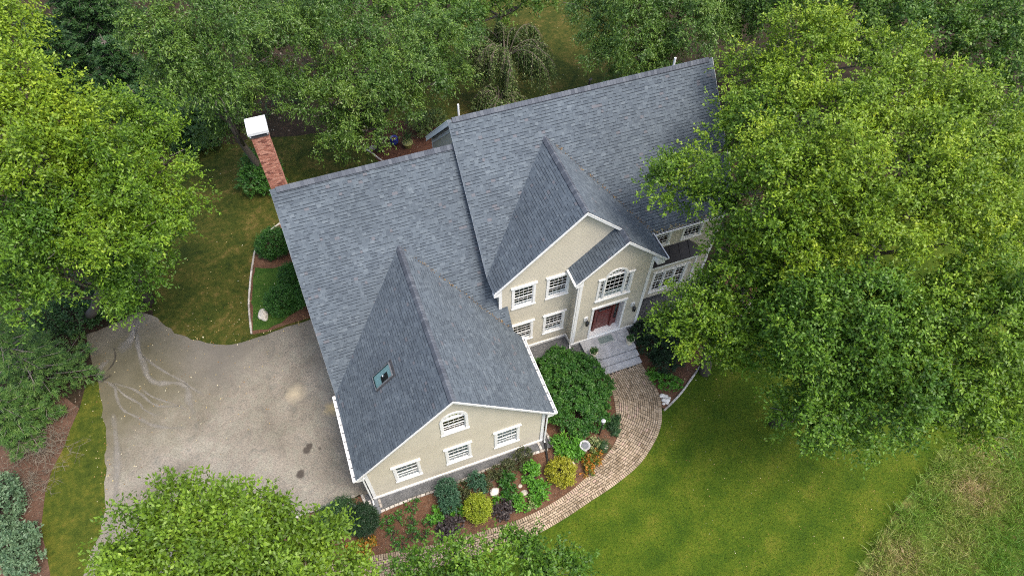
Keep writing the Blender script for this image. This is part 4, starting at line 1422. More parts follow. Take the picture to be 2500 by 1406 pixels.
tree('maple_tree', 'yellow-green maple whose branches reach over the right end of the roof', [(20.1, 5.8, 12, 1.95), (16.5, 4.3, 11.5, 1.66), (18.1, 1.9, 13, 2.27), (18.3, 1.5, 10, 2.02), (16.0, -.1, 8, 1.69), (14.9, .5, 7, 1.47), (18.1, -.1, 8.5, 2.67), (17.3, -1.2, 6.5, 1.83), (17.6, .4, 9, 1.59), (15.7, 5.0, 11.6, 1.0)], 'maple', (18.4, .6), .26, {1: 2, 9: 0, 8: 3}, 'maples right of the house', seed=1)
tree('maple_tree', 'maple with the tallest pointed top behind the right end of the roof', [(23.8, 8.1, 14, 2.12), (21.8, 6.3, 13.5, 1.75), (22.8, 4.3, 14, 2.39), (19.8, 1.4, 14, 2.53), (21.1, -.8, 12.5, 2.56), (19.8, .1, 11, 2.36), (22.3, 8.7, 12.5, 1.45)], 'gold', (21.6, 3.4), .28, None, 'maples right of the house', seed=2)
tree('maple_tree', 'broad pale yellow-green maple at the far right edge of the group', [(27.0, 4.9, 14, 2.31), (28.4, 2.7, 13.5, 2.28), (24.2, 1.0, 14, 2.43), (27.6, .2, 13, 1.85), (24.8, -1.7, 12.5, 2.43), (26.8, -2.4, 12, 1.81)], 'gold', (26.2, 1.2), .26, None, 'maples right of the house', seed=3)
tree('maple_tree', 'darker green maple hanging lowest over the front lawn', [(18.8, -2.7, 10, 2.61), (20.5, -3.6, 11, 2.68), (18.1, -4.0, 8, 2.18), (19.4, -5.7, 8.5, 2.42), (18.1, -5.0, 6.5, 1.72), (20.1, -6.1, 5.5, 1.41), (21.0, -5.9, 9.5, 2.37)], 'maple2', (20.3, -3.2), .25, None, 'maples right of the house', seed=4)
tree('maple_tree', 'maple leaning over the edge of the long grass at lower right', [(23.0, -4.6, 11.5, 2.48), (24.5, -5.3, 12, 1.98), (23.0, -6.5, 10.5, 2.31), (23.6, -7.9, 10, 1.68), (22.4, -7.1, 8, 1.79), (23.4, -8.5, 8, 1.12)], 'maple', (24.0, -4.8), .24, None, 'maples right of the house', seed=5)
tree('maple_tree', 'bright yellow-green tree cut by the upper left edge of the view', [(-9.4, 18.7, 15, 2.0), (-7.6, 14.8, 15, 1.75), (-8.7, 12.5, 14, 2.52), (-6.7, 12.7, 14, 1.61), (-10.2, 15.0, 15, 2.54)], 'gold', (-9.4, 15.6), .28, None, 'broadleaf trees left of the house', seed=6)
tree('ash_tree', 'leafy green tree whose branches hang over the dry back lawn', [(-5.0, 15.8, 12, 1.64), (-6.4, 12.1, 12.5, 2.33), (-4.5, 14.2, 11, 1.65), (-5.2, 12.3, 10, 1.81), (-6.4, 10.1, 11, 2.01), (-7.9, 10.5, 11.5, 1.97), (-6.9, 14.3, 11, 1.9)], 'maple', (-8.9, 17.8), .24, None, 'broadleaf trees left of the house', seed=7, leaf=(.145, .06))
tree('ash_tree', 'green tree over the top corner of the asphalt with silt streaks', [(-9.7, 10.7, 12, 2.24), (-9.8, 10.6, 9.5, 1.89), (-11.3, 10.8, 9, 1.91), (-7.5, 10.4, 8, 1.64), (-6.5, 11.6, 8.5, 1.48), (-5.7, 12.8, 8, 1.34), (-8.1, 10.4, 7, 1.12), (-10.5, 13.5, 8, 2.2)], 'maple2', (-12.9, 15.6), .24, None, 'broadleaf trees left of the house', seed=8, leaf=(.145, .06))
BK = dict(gaps=-.7, leaf=(.15, .050), droop=.45, leafdown=.6, tspread=.6, up=.35, lift=.45, twigs=8, nl=12, tw=(.35, .85), dens=24)
P1 = [(2.1, 24.0, 8.9, 2.79), (4.9, 23.1, 9.6, 2.76), (0.1, 22.9, 7.4, 1.87), (2.7, 21.0, 7.4, 2.12), (5.1, 19.9, 7.8, 2.25), (8.1, 21.5, 8.1, 2.37), (8.9, 21.6, 6.7, 1.92), (5.0, 19.1, 5.6, 1.62), (3.5, 19.9, 4.9, 1.54), (7.2, 20.6, 6.1, 1.85), (11.2, 23.2, 7.8, 2.13), (11.3, 22.5, 5.6, 1.4)]
tree('birch_tree', 'large drooping glossy-leaved birch behind the chimney and garage roof', P1, 'birch', (6.0, 23.2), .25, None, 'birches behind the house', seed=9, **BK)
tree('birch_tree', 'narrower birch behind and left of the chimney', [(-3.4, 23.1, 12, 2.29), (-2.2, 21.2, 11.5, 2.27), (-2.0, 19.6, 10, 1.84), (-3.7, 21.4, 10, 1.48), (-.4, 21.6, 12, 2.07), (-1.6, 22.8, 7, 1.9), (-2.8, 23.9, 5, 1.8)], 'birch', (-1.8, 23.2), .22, None, 'birches behind the house', seed=10, **BK)
tree('beech_tree', 'dark green drooping tree behind the right half of the roof ridge', [(22.6, 19.9, 8, 3.25), (25.3, 19.1, 8.5, 3.23), (21.2, 20.1, 6.5, 2.3), (23.1, 18.2, 6.5, 2.5), (21.1, 24.4, 7, 1.87), (26.9, 18.1, 9, 2.45), (24.5, 23.5, 8, 3.0), (28.5, 22, 8.5, 3.0)], 'birch', (24.0, 21.0), .28, seed=11, **BK)
FK = dict(leaf=(.19, .10), dens=15, twigs=7, nl=9)
for i, (lab, lb, tr) in enumerate((
    ('dull green tree at the top edge, right of the pointed maple', [(33.7, 15.4, 9, 2.93), (35.0, 13.2, 9, 2.87), (33.9, 12.2, 8, 1.93), (30.4, 17.9, 10, 2.92), (29.9, 19.3, 8, 2.6), (28.6, 19.6, 7, 2.1)], (33.5, 15)),
    ('soft dark tree in the top right corner, further back', [(38.5, 12.8, 9, 2.91), (40.5, 16.7, 9, 3.09), (43.5, 11.9, 9, 2.95), (36.5, 17.5, 8.5, 2.9)], (40, 14)),
    ('olive-tinted tree on the right edge behind the pale maple', [(39.4, 10.0, 9, 2.81), (38.4, 6.2, 9, 2.43), (36.7, 2.7, 7, 1.96), (35.5, 8.0, 7.5, 2.2), (33.0, 5.5, 6.5, 2.2), (35.0, -.5, 6, 2.0)], (38, 7)))):
    tree('forest_tree', lab, lb, 'far', tr, .25, None, 'woodland trees at the upper right', seed=20 + i, **FK)
tree('forest_tree', 'pale tree at the top edge behind the weeping tree', [(16.6, 28.4, 5.5, 2.1), (13.9, 27.6, 5.5, 1.9), (19.0, 28.8, 5.5, 2.1), (14.6, 30.2, 6, 2.2), (20.6, 30.4, 5, 2.0)], 'far', (16.4, 29.6), .22, seed=24, **FK)
tree('forest_tree', 'shaded green tree at the top edge left of the weeping tree', [(9.6, 28.0, 6, 2.6), (12.2, 27.0, 4.5, 1.9), (7.0, 29.5, 7, 2.6), (3.0, 28.5, 7.5, 2.8)], 'far', (8.5, 29), .22, seed=25, **FK)
# low lime-green tree close to the camera at the bottom
B1 = [(-6.0, -1.4, 8.4, 1.2), (-4.2, -2.6, 9, 1.3), (-2.9, -2.9, 8.4, 1.05), (-6.4, -2.4, 9, 1.65), (-4.3, -3.5, 9.5, 1.88), (-2.2, -3.9, 8.4, 1.2), (-1.5, -4.5, 7.5, .95), (-8.0, -3.0, 8, 1.1), (-1.1, -5.1, 7, .8), (-6.3, -4.8, 9, 1.8), (-3.6, -5.6, 9, 1.9)]
tree('maple_tree', 'lime-green leafy treetop at the bottom edge in front of the drive', B1, 'lime_tree', (-4.4, -3.6), .2, seed=30, leaf=(.155, .078), dens=38)
tree('maple_tree', 'low young trees topping over the brick path at the bottom edge', [(.95, -5.25, 5, .75), (3.5, -6.0, 5.5, 1.0), (4.7, -5.9, 5.5, .9), (2.5, -4.95, 5.3, .4), (5.6, -6.7, 5, .9), (2.0, -6.3, 5, .9), (6.6, -7.2, 5, .7)], 'maple2', (3.2, -6.2), .10, seed=31, leaf=(.145, .07), dens=44)

# conifers
def conifer(name, label, x, y, h, r, mat, seed, group=None, base=.6, sweep=-.25, leaf=(.16, .022), per=110, gap=.34, bt=.6):
    rng = np.random.default_rng(seed)
    root = empty(name, (x, y, 0), label, 'conifer', group)
    mb = MB()
    mb.tube([(x, y, -.1), (x, y, h * .5), (x, y, h)], [.16 + .01 * h, .1 + .006 * h, .02], 8, .35)
    mb.build('trunk', M['bark'], root, True)
    mb = MB()
    P, A = [], []
    z = base
    while z < h - .2:
        f = 1 - (z - base) / (h - base)
        rl = r * (f ** .8) * (.8 + .35 * rng.random())
        nb = 5 + rng.integers(0, 3)
        a0 = rng.random() * 6.28
        for k in range(nb):
            an = a0 + k * 6.283 / nb + rng.normal() * .15
            d = np.array([math.cos(an), math.sin(an), 0])
            n = 9
            pts = [np.array([x, y, z]) + d * rl * t + np.array([0, 0, sweep * rl * t + .22 * rl * t * t]) for t in np.linspace(0, 1, 5)]
            mb.tube([tuple(p) for p in pts], [.03 + .012 * f, .03, .02, .014, .006], 5, bt)
            m = int(per * rl / r * 1.2) + 12
            t = .18 + .82 * rng.random(m) ** .75
            side = (rng.random(m) - .5) * 2 * (1.05 - t) * rl * .55 + rng.normal(size=m) * .04
            sd = np.array([-d[1], d[0], 0])
            p = np.array([x, y, z]) + d * (rl * t)[:, None] + sd * side[:, None]
            p[:, 2] += sweep * rl * t + .22 * rl * t * t + rng.normal(size=m) * .04
            q = unit(d * .8 + sd * np.sign(side)[:, None] * .6 + rng.normal(size=(m, 3)) * .15)
            P.append(p); A.append(q)
        z += gap * (.7 + .6 * rng.random())
    tag(mb.build('branch', M['bark'], root), kind='stuff')
    P = np.concatenate(P); A = np.concatenate(A)
    K = 7 if mat == 'pine' else 4                                   # needles in each tuft
    P = np.repeat(P, K, 0); A = np.repeat(A, K, 0)
    N = len(P)
    P = P + A * (rng.random(N)[:, None] * .12)
    ax = unit(A + rng.normal(size=(N, 3)) * .55)
    s = unit(np.cross(ax, np.array([0, 0, 1.0]) + rng.normal(size=(N, 3)) * .4))
    l, w = leaf[0] * (.7 + .6 * rng.random(N))[:, None], leaf[1]
    V = np.stack([P - s * w * .5, P + s * w * .5, P + ax * l + s * w * .3, P + ax * l - s * w * .3], 1)
    tone = np.clip(np.repeat(rng.random(N // K), K) * .6 + rng.random(N) * .35, 0, 1)
    link('foliage', leafmesh('foliage', V.reshape(-1, 3), tone, M['leaf_' + mat]), root)
    return root
conifer('pine_tree', 'feathery white pine with pale bare branch ends at the left edge', -14.7, 11.9, 6.4, 2.7, 'pine', 40, 'pines left of the drive', leaf=(.20, .022), bt=1.0, per=60, gap=.5)
conifer('pine_tree', 'lower white pine beside the red-brown brush at the left edge', -15.7, 9.7, 3.6, 1.7, 'pine', 41, 'pines left of the drive', leaf=(.20, .022), bt=1.0, per=60, gap=.5)
for i, (x, y, h, r, lab) in enumerate(((-12.4, 34.6, 7.5, 2.7, 'dark hemlock at the top edge, nearest the upper left corner'), (-9.0, 33.0, 6.0, 2.6, 'dark hemlock in the shaded gap beside the narrow birch'), (-8.2, 29.8, 4.2, 2.4, 'low dark hemlock bough behind the leafy left tree'), (-5.4, 28.0, 3.2, 2.2, 'small dark hemlock at the edge of the back lawn'), (-5.4, 35.0, 5.2, 2.4, 'hemlock half hidden behind the narrow birch at the top edge'), (-11.0, 41.5, 9.0, 3.2, 'tallest hemlock, cut by the top edge near the left corner'))):
    conifer('hemlock_tree', lab, x, y, h, r, 'hemlock', 50 + i, 'hemlocks in the shaded wood', leaf=(.16, .06), per=105)

# weeping, half bare tree behind the ridge
def weeping(x, y, h, r, seed, label, nstr=150, leafy=.7):
    rng = np.random.default_rng(seed)
    root = empty('weeping_tree', (x, y, 0), label, 'tree')
    mb = MB()
    mb.tube([(x, y, -.1), (x + .1, y, h * .55), (x, y + .1, h * .8)], [.16, .12, .09], 8, .5)
    mb.build('trunk', M['bark'], root, True)
    tw, br = MB(), MB()
    P, A = [], []
    for k in range(16):
        an = k * 6.283 / 16 + rng.normal() * .15
        rl = r * (.45 + .6 * rng.random())
        top = h * (.82 + .22 * rng.random())
        e = np.array([x + math.cos(an) * rl, y + math.sin(an) * rl, top - .3])
        m = np.array([x + math.cos(an) * rl * .5, y + math.sin(an) * rl * .5, top + .25])
        q0 = np.array([x, y, h * .70])
        bz = [q0 * (1 - t) ** 2 + 2 * t * (1 - t) * (m * 2 - (q0 + e) / 2) + t * t * e + np.array([math.sin(t * 9 + k) * .06, math.cos(t * 8 + k) * .06, 0]) for t in np.linspace(0, 1, 9)]
        br.tube([tuple(p) for p in bz], [.045, .04, .035, .03, .026, .022, .018, .014, .01], 5, .5)
        for j in range(nstr // 16):
            t = .3 + .7 * rng.random()
            s = q0 * (1 - t) ** 2 + 2 * t * (1 - t) * (m * 2 - (q0 + e) / 2) + t * t * e
            ln = (.8 + 1.6 * rng.random()) * h / 4.5
            d = np.array([math.cos(an + rng.normal() * .7), math.sin(an + rng.normal() * .7), 0]) * (.25 + .35 * rng.random())
            pts = [s, s + d * .6 + [0, 0, -.12 * ln], s + d * 1.1 + [0, 0, -.5 * ln], s + d * 1.25 + [0, 0, -ln]]
            tw.tube([tuple(p) for p in pts], [.011, .009, .007, .004], 4, .35 + .65 * rng.random(), cap=False)
            if rng.random() < leafy:
                q = 62
                u = rng.random(q)
                pp = np.array([pts[0] * (1 - a) + pts[3] * a for a in u]) + rng.normal(size=(q, 3)) * .10
                P.append(pp); A.append(np.tile(unit(d + np.array([0, 0, -1.2])), (q, 1)))
    tag(br.build('branch', M['twig'], root), kind='stuff')
    tag(tw.build('twig', M['twig'], root), kind='stuff')
    P = np.concatenate(P); A = np.concatenate(A)
    N = len(P)
    ax = unit(A + rng.normal(size=(N, 3)) * .5)
    s = unit(np.cross(ax, rng.normal(size=(N, 3))))
    l = .13 * (.7 + .6 * rng.random(N))[:, None]
    V = np.stack([P, P + ax * l * .5 + s * .034, P + ax * l, P + ax * l * .5 - s * .034], 1)
    link('foliage', leafmesh('foliage', V.reshape(-1, 3), rng.random(N), M['leaf_weeping']), root)
weeping(15.7, 24.8, 5.3, 3.1, 60, 'grey-green weeping tree with bare hanging twigs behind the roof ridge', 640, 1.0)
weeping(14.4, 22.4, 3.0, 1.7, 61, 'smaller weeping shrub-tree right against the roof ridge', 300, 1.0)

# ------------------------------------------------------------------ shrubs
def bush(name, label, x, y, lobes, mat, seed, group=None, cat='shrub', leaf=(.07, .04), dens=120, twigs=4, nl=7, tw=(.10, .2), core=.80, stem=True, **kw):
    rng = np.random.default_rng(seed)
    z0 = gh(x, y)
    root = empty(name, (x, y, z0), label, cat, group)
    LB = [(x + a, y + b, z0 + c, r) for a, b, c, r in lobes]
    dens *= 2.4
    leaf = (leaf[0] * 1.1, leaf[1] * 1.2)
    p = dict(leaf=leaf, dens=dens, clump=.06, twigs=twigs, nl=nl, tw=tw, droop=.02, up=.4, flat=.85, zmin=-.6, fill=.15, tipyouth=.2)
    p.update(kw)
    V, tone = foliage(LB, rng, **p)
    link('foliage', leafmesh('foliage', V, tone, M['leaf_' + mat]), root)
    if stem:
        mb = MB()
        for a, b, c, r in lobes:
            for k in range(5):
                d = rng.normal(size=2) * r * .45
                mb.tube([(x + a * .3, y + b * .3, z0 - .05), (x + a * .7 + d[0] * .5, y + b * .7 + d[1] * .5, z0 + c * .6), (x + a + d[0], y + b + d[1], z0 + c + r * .3)], [.02, .015, .006], 5, .3)
        mb.build('stem', M['bark'], root)
    return root

RH = [(-1.1, 1.7, .55, .75), (-.2, 2.0, .5, .75), (.55, 1.5, .5, .62), (-1.3, .8, .7, .85), (-.3, .9, .85, .95), (.7, .7, .75, .9), (1.1, -.2, .6, .75), (-1.2, -.2, .75, .85), (-.2, -.3, .9, 1.0), (.5, -.9, .65, .8), (-.6, -1.2, .7, .9), (-1.3, -1.1, .55, .75), (.2, -1.7, .45, .65), (-.7, -1.9, .4, .6)]
bush('rhododendron', 'big spreading rhododendron between the garage gutter and the brick path', 11.35, 1.75, RH, 'rhodo', 70, leaf=(.11, .042), dens=62, twigs=5, nl=8, tw=(.06, .14), tspread=1.0, lift=.9, zmin=-.3)
bush('spirea_bush', 'round yellow bush with a dark open centre near the path bend', 8.88, -1.97, [(0, 0, .42, .62), (.3, .1, .35, .42), (-.3, .1, .35, .42), (0, .3, .35, .42), (.05, -.3, .35, .42)], 'spirea', 71, 'clipped yellow bushes', leaf=(.06, .035), dens=150)
bush('spirea_bush', 'clipped lime-yellow ball beside the dark purple foliage', 4.47, -2.28, [(0, 0, .48, .60)], 'lime', 72, 'clipped yellow bushes', leaf=(.055, .03), dens=330)
bush('yew_bush', 'very dark clipped round yew at the left end of the front bed', -.77, -.95, [(0, 0, .55, .68), (.1, -.1, .6, .6)], 'yew', 73, leaf=(.07, .02), dens=300)
bush('juniper_bush', 'feathery green juniper sprawling beside the round yew', -1.75, -.25, [(0, 0, .3, .5), (-.5, .0, .25, .45), (.3, .2, .3, .4), (-.9, -.2, .2, .35), (.1, -.5, .25, .4)], 'juniper', 74, leaf=(.11, .018), dens=170, tw=(.15, .35), nl=9, tspread=.5)
bush('azalea_bush', 'tall dark blue-green bush below the second garage window', 3.31, -1.21, [(0, 0, .55, .48), (.05, .35, .5, .42), (-.02, -.35, .45, .42)], 'bluegreen', 75, leaf=(.075, .035), dens=190)
bush('azalea_bush', 'smaller blue-green bush against the cobble edge mid-bed', 4.80, -.98, [(0, 0, .4, .36), (.12, -.32, .32, .3)], 'bluegreen', 76, leaf=(.075, .035), dens=190)
bush('low_hedge', 'low olive-brown hedge spilling over the dark gravel edge', 6.5, -.85, [(-1.0, -.15, .2, .32), (-.5, -.05, .22, .34), (0, .05, .22, .34), (.5, .15, .25, .36), (1.0, .3, .25, .36), (-.3, -.35, .18, .28), (-1.3, -.3, .18, .28)], 'olive', 77, leaf=(.06, .03), dens=130)
bush('heuchera', 'silvery purple mound by the path, left of the lime ball', 2.95, -2.62, [(0, 0, .16, .40), (.3, .15, .15, .34), (-.3, -.05, .14, .34), (.1, .35, .15, .3)], 'purple', 78, 'purple mounds by the path', 'plant', leaf=(.11, .09), dens=90, twigs=3, nl=4, tw=(.05, .12))
bush('heuchera', 'dark purple mound right of the lime ball', 5.55, -2.68, [(0, 0, .16, .38), (.25, .12, .15, .32), (-.2, .15, .14, .28)], 'purple', 79, 'purple mounds by the path', 'plant', leaf=(.11, .09), dens=90, twigs=3, nl=4, tw=(.05, .12))
BRT = dict(leaf=(.12, .07), dens=80, twigs=4, nl=6, tw=(.1, .22))
bush('perennial', 'upright green clump between the white boulder and the stepping stones', 6.2, -1.75, [(0, 0, .22, .28), (.05, .35, .25, .28), (-.1, -.35, .18, .25)], 'box', 80, None, 'plant', **BRT)
bush('perennial', 'bright green leafy clump below the third garage window', 7.42, -1.55, [(0, 0, .2, .36), (.1, .3, .2, .3), (.12, -.3, .18, .28)], 'bright', 81, None, 'plant', **BRT)
bush('perennial', 'bright green sprawl nearest the path below the yellow bush', 7.4, -2.5, [(0, 0, .16, .28), (.35, .12, .15, .26), (-.2, -.2, .14, .22), (.05, -.35, .13, .2)], 'bright', 82, None, 'plant', **BRT)
bush('perennial', 'tall thin green clump right of the purple mound', 6.45, -2.68, [(0, 0, .16, .2), (.03, -.25, .15, .2), (.0, .25, .16, .2)], 'bright', 83, None, 'plant', **BRT)
bush('perennial', 'pale yellow-green clump at the foot of the stepping stones', 6.95, -2.75, [(0, 0, .12, .18), (.2, .05, .1, .14)], 'variegated', 84, None, 'plant', **BRT)
bush('perennial', 'small light green clump under the boulder beside the lime ball', 5.62, -2.12, [(0, 0, .12, .2), (.2, .15, .12, .15)], 'bright', 85, None, 'plant', **BRT)
bush('hosta', 'fresh green hosta mound below the big rhododendron', 9.75, -.80, [(0, 0, .28, .5), (.35, -.25, .22, .35), (-.35, .2, .22, .36), (.2, -.5, .2, .3)], 'bright', 86, None, 'plant', leaf=(.17, .05), dens=75, twigs=4, nl=6, tw=(.1, .22))
bush('variegated_shrub', 'cream-flecked shrub just right of the stone birdbath', 11.0, -1.15, [(0, 0, .18, .26), (.15, .1, .15, .2)], 'variegated', 87, None, 'plant', leaf=(.07, .045), dens=150)
bush('daylily', 'grassy daylily tuft by the path edge near the pale stone', 11.35, -1.30, [(0, 0, .12, .24), (.1, -.2, .1, .18)], 'juniper', 88, None, 'plant', leaf=(.24, .018), dens=120, tw=(.05, .1), nl=4)
bush('flower_clump', 'orange flowering clump between the birdbath and the path', 10.55, -1.92, [(0, 0, .16, .32), (.3, .15, .14, .26), (-.2, -.1, .13, .24)], 'orange', 89, None, 'plant', leaf=(.09, .045), dens=110)
bush('flower_clump', 'small orange flowers at the path edge below the birdbath', 10.25, -2.33, [(0, 0, .10, .18), (-.2, .05, .1, .14)], 'orange', 90, None, 'plant', leaf=(.08, .045), dens=110)
bush('flower_clump', 'rust-orange flowers under the lime-green treetop', -1.25, -2.0, [(0, 0, .12, .3), (.45, .1, .12, .28), (-.4, -.1, .12, .28), (.15, -.3, .1, .24)], 'orange', 91, None, 'plant', leaf=(.09, .05), dens=110)
bush('perennial', 'green tuft at the inner bend of the path beside the lamp', 12.35, -.55, [(0, 0, .18, .26), (.15, .3, .18, .24), (-.1, -.25, .14, .2)], 'juniper', 92, None, 'plant', leaf=(.14, .03), dens=120)
bush('perennial', 'light green clump right of the tall blue-green bush', 3.5, -2.0, [(0, 0, .16, .26), (-.2, -.2, .14, .2)], 'bright', 93, None, 'plant', **BRT)
bush('perennial', 'light green clump left of the tall blue-green bush', 2.45, -1.75, [(0, 0, .16, .24), (.2, -.25, .15, .22)], 'bright', 94, None, 'plant', **BRT)
bush('ground_rose', 'low dark mossy clump between the two blue-green bushes', 4.1, -1.4, [(0, 0, .12, .28), (.0, .35, .12, .28), (.1, -.3, .1, .22)], 'olive', 95, None, 'plant', leaf=(.07, .04), dens=100)
RL = ['low dark rose by the cobble edge, leftmost in the bed', 'low dark rose below the first garage window', 'spindly rose in the open mulch mid-bed', 'low rose near the left clump of light green', 'white-flecked rose near the round yew', 'low rose clump closest to the path at left', 'thin rose beside the silvery purple mound', 'small rose in the mulch above the path', 'sparse rose between yew and path']
for i, (x, y) in enumerate(((.75, -1.25), (1.55, -1.0), (1.35, -1.75), (2.05, -1.95), (.35, -1.9), (.55, -2.55), (1.75, -2.45), (1.15, -2.3), (.2, -1.35))):
    bush('rose_bush', RL[i], x, y, [(0, 0, .16, .20), (.18, .1, .14, .16), (-.15, .08, .13, .15), (.02, -.18, .12, .14)], 'rhodo', 100 + i, 'low rose bushes in the mulch', 'plant', leaf=(.07, .045), dens=55, twigs=3, nl=5, tw=(.08, .2))
# left kidney bed
bush('boxwood', 'round clipped boxwood nearest the back of the kidney bed', -2.0, 16.9, [(0, 0, .65, .95), (.35, .1, .6, .8), (-.3, -.1, .5, .75)], 'box', 110, 'rounded boxwoods beside the garage', leaf=(.06, .035), dens=190)
bush('boxwood', 'round clipped boxwood beside the pale boulder', -2.25, 12.6, [(0, 0, .6, .9), (.4, .2, .55, .75)], 'box', 111, 'rounded boxwoods beside the garage', leaf=(.06, .035), dens=190)
bush('boxwood', 'boxwood tucked under the roof edge, farther from the drive', -1.35, 14.1, [(0, 0, .6, .8), (.4, .0, .5, .7)], 'box', 112, 'rounded boxwoods beside the garage', leaf=(.06, .035), dens=190)
bush('boxwood', 'boxwood tucked under the roof edge, closest to the drive', -.85, 12.55, [(0, 0, .55, .8), (.3, .4, .5, .6)], 'box', 113, 'rounded boxwoods beside the garage', leaf=(.06, .035), dens=190)
# right of the steps
bush('yew_hedge', 'dark spreading shrub right of the stone steps', 16.75, 2.3, [(0, 0, .5, .75), (-.5, .6, .5, .7), (.5, .5, .5, .75), (-.3, -.6, .4, .6), (.5, -.4, .4, .6), (0, 1.3, .55, .8), (.9, 1.3, .5, .8), (-.6, 1.5, .5, .6), (1.3, .4, .4, .6)], 'yew', 114, leaf=(.075, .03), dens=130)
bush('ground_cover_plant', 'low green mat at the right edge of the path near the white stones', 16.05, .75, [(0, 0, .08, .42), (.3, -.15, .08, .36), (-.3, .3, .08, .34), (.5, -.3, .07, .3), (-.35, .7, .08, .3)], 'bright', 115, None, 'plant', leaf=(.07, .04), dens=110)
# behind the garage
bush('lilac_bush', 'dark bush on the back lawn left of the chimney shaft', -1.7, 23.2, [(0, 0, 1.0, 1.2), (-.6, -.8, .8, 1.0), (.3, -1.1, .7, .9)], 'rhodo', 116, leaf=(.10, .06), dens=45, twigs=4, nl=7, tw=(.15, .35))
bush('lilac_bush', 'dark undergrowth shrub at the end of the back lawn', -4.6, 29.2, [(0, 0, 1.2, 1.5), (1.6, .3, 1.0, 1.3), (-1.4, -.8, 1.0, 1.3)], 'hemlock', 117, leaf=(.10, .06), dens=40, twigs=4, nl=7, tw=(.15, .35))
bush('lilac_bush', 'dark undergrowth below the left trees at the top of the drive', -11.6, 15.6, [(0, 0, .9, 1.1), (-1.4, -.3, .8, 1.1), (1.2, .5, .8, 1.0), (-2.6, .2, .9, 1.2)], 'hemlock', 118, leaf=(.10, .06), dens=40, twigs=4, nl=7, tw=(.15, .35))
bush('viburnum', 'brownish shrub by the rear corner of the house', 9.6, 23.6, [(0, 0, .7, .9), (.7, .4, .6, .8), (-.5, .6, .6, .8)], 'weeping', 119, leaf=(.09, .04), dens=45, twigs=4, nl=7, tw=(.15, .35))
# left edge
bush('rhododendron', 'blue-green shrub at the left edge beside bare red-brown soil', -16.2, 5.4, [(0, 0, .8, .8), (-.3, .7, .7, .8), (-.2, -.6, .7, .7)], 'pale', 120, 'blue-green shrubs at the left edge', leaf=(.13, .06), dens=55, twigs=4, nl=7, tw=(.1, .22))
bush('rhododendron', 'blue-green shrub near the lower left corner', -15.7, 3.2, [(0, 0, .7, .75), (.3, -.7, .6, .7), (-.5, .5, .6, .7), (.4, .5, .5, .5)], 'pale', 121, 'blue-green shrubs at the left edge', leaf=(.13, .06), dens=55, twigs=4, nl=7, tw=(.1, .22))

def brush(x, y, r, h, n, seed, label):
    rng = np.random.default_rng(seed)
    mb = MB()
    for k in range(n):
        an = rng.random() * 6.283
        s = Vector((x + rng.normal() * r * .45, y + rng.normal() * r * .45, 0))
        d = Vector((math.cos(an), math.sin(an), 0)) * r * (.3 + .5 * rng.random())
        hh = h * (.4 + .6 * rng.random())
        m = s + d * .5 + Vector((0, 0, hh))
        e = s + d + Vector((0, 0, hh * .8))
        mb.tube([s, m, e], [.012, .009, .004], 4, .4 + .6 * rng.random(), cap=False)
        for q in range(3):
            b = m.lerp(e, rng.random())
            mb.tube([b, b + Vector(tuple(rng.normal(size=3) * .25))], [.006, .002], 3, .8, cap=False)
    o = mb.build('brush', M['twig'])
    tag(o, label, 'brush')
brush(-15.0, 8.2, 1.5, .7, 110, 130, 'tangle of bare tan twigs on red-brown soil at the left edge')
brush(-15.2, 6.3, 1.1, .5, 60, 131, 'thin scatter of bare twigs below the pine at the left edge')

def undergrowth(name, label, n, area, ok, mat, seed, leaf=(.16, .07)):
    rng = np.random.default_rng(seed)
    x0, x1, y0, y1 = area
    L = []
    while len(L) < n:
        x, y = x0 + (x1 - x0) * rng.random(), y0 + (y1 - y0) * rng.random()
        if ok(x, y):
            L.append((x, y, .15 + .25 * rng.random(), .35 + .5 * rng.random()))
    V, tone = foliage(L, rng, leaf=leaf, dens=16, clump=.25, twigs=4, nl=6, tw=(.2, .5), flat=.5, zmin=-.1, fill=.1)
    tag(link(name, leafmesh(name, V, tone, M['leaf_' + mat])), label, None, None, 'stuff')
undergrowth('undergrowth', 'ferny undergrowth on the shaded floor of the wood', 300, (-24, 32, 26, 58), lambda x, y: (x < -6 and y > 25) or y > 44 or (x < 6 and y > 29) or (x > 25 and y > 30), 'hemlock', 180)
undergrowth('undergrowth', 'dark low growth under the far trees at the upper right', 130, (22.5, 36, 8, 24), lambda x, y: x > 23.5 or y > 13, 'birch', 182)
undergrowth('undergrowth', 'low green growth under the trees left of the drive', 120, (-24, -10, 12, 27), lambda x, y: x < -10.3 and (y > 15.6 or x < -13.6), 'hemlock', 181)

# ------------------------------------------------------------------ urns with boxwood balls
for i, (x, y) in enumerate(((12.92, 3.36), (15.12, 3.40))):
    lab = ('cream urn with a boxwood ball on the left of the landing', 'cream urn with a boxwood ball on the right of the landing')[i]
    root = empty('urn_planter', (x, y, .55), lab, 'planter', 'urns on the front landing')
    mb = MB()
    mb.lathe([(.15, 0), (.15, .05), (.09, .09), (.08, .14), (.14, .20), (.20, .32), (.215, .40), (.24, .43), (.24, .46), (.19, .46), (.18, .42)], (x, y, .55), 18)
    mb.build('urn', M['pot'], root, False)
    V, tone = foliage([(x, y, 1.10, .20)], np.random.default_rng(140 + i), leaf=(.04, .025), dens=1700, clump=.02, twigs=3, nl=6, tw=(.04, .08), droop=.01, flat=.95, zmin=-.9, fill=.3)
    link('boxwood_ball', leafmesh('boxwood_ball', V, tone, M['leaf_box']), root)

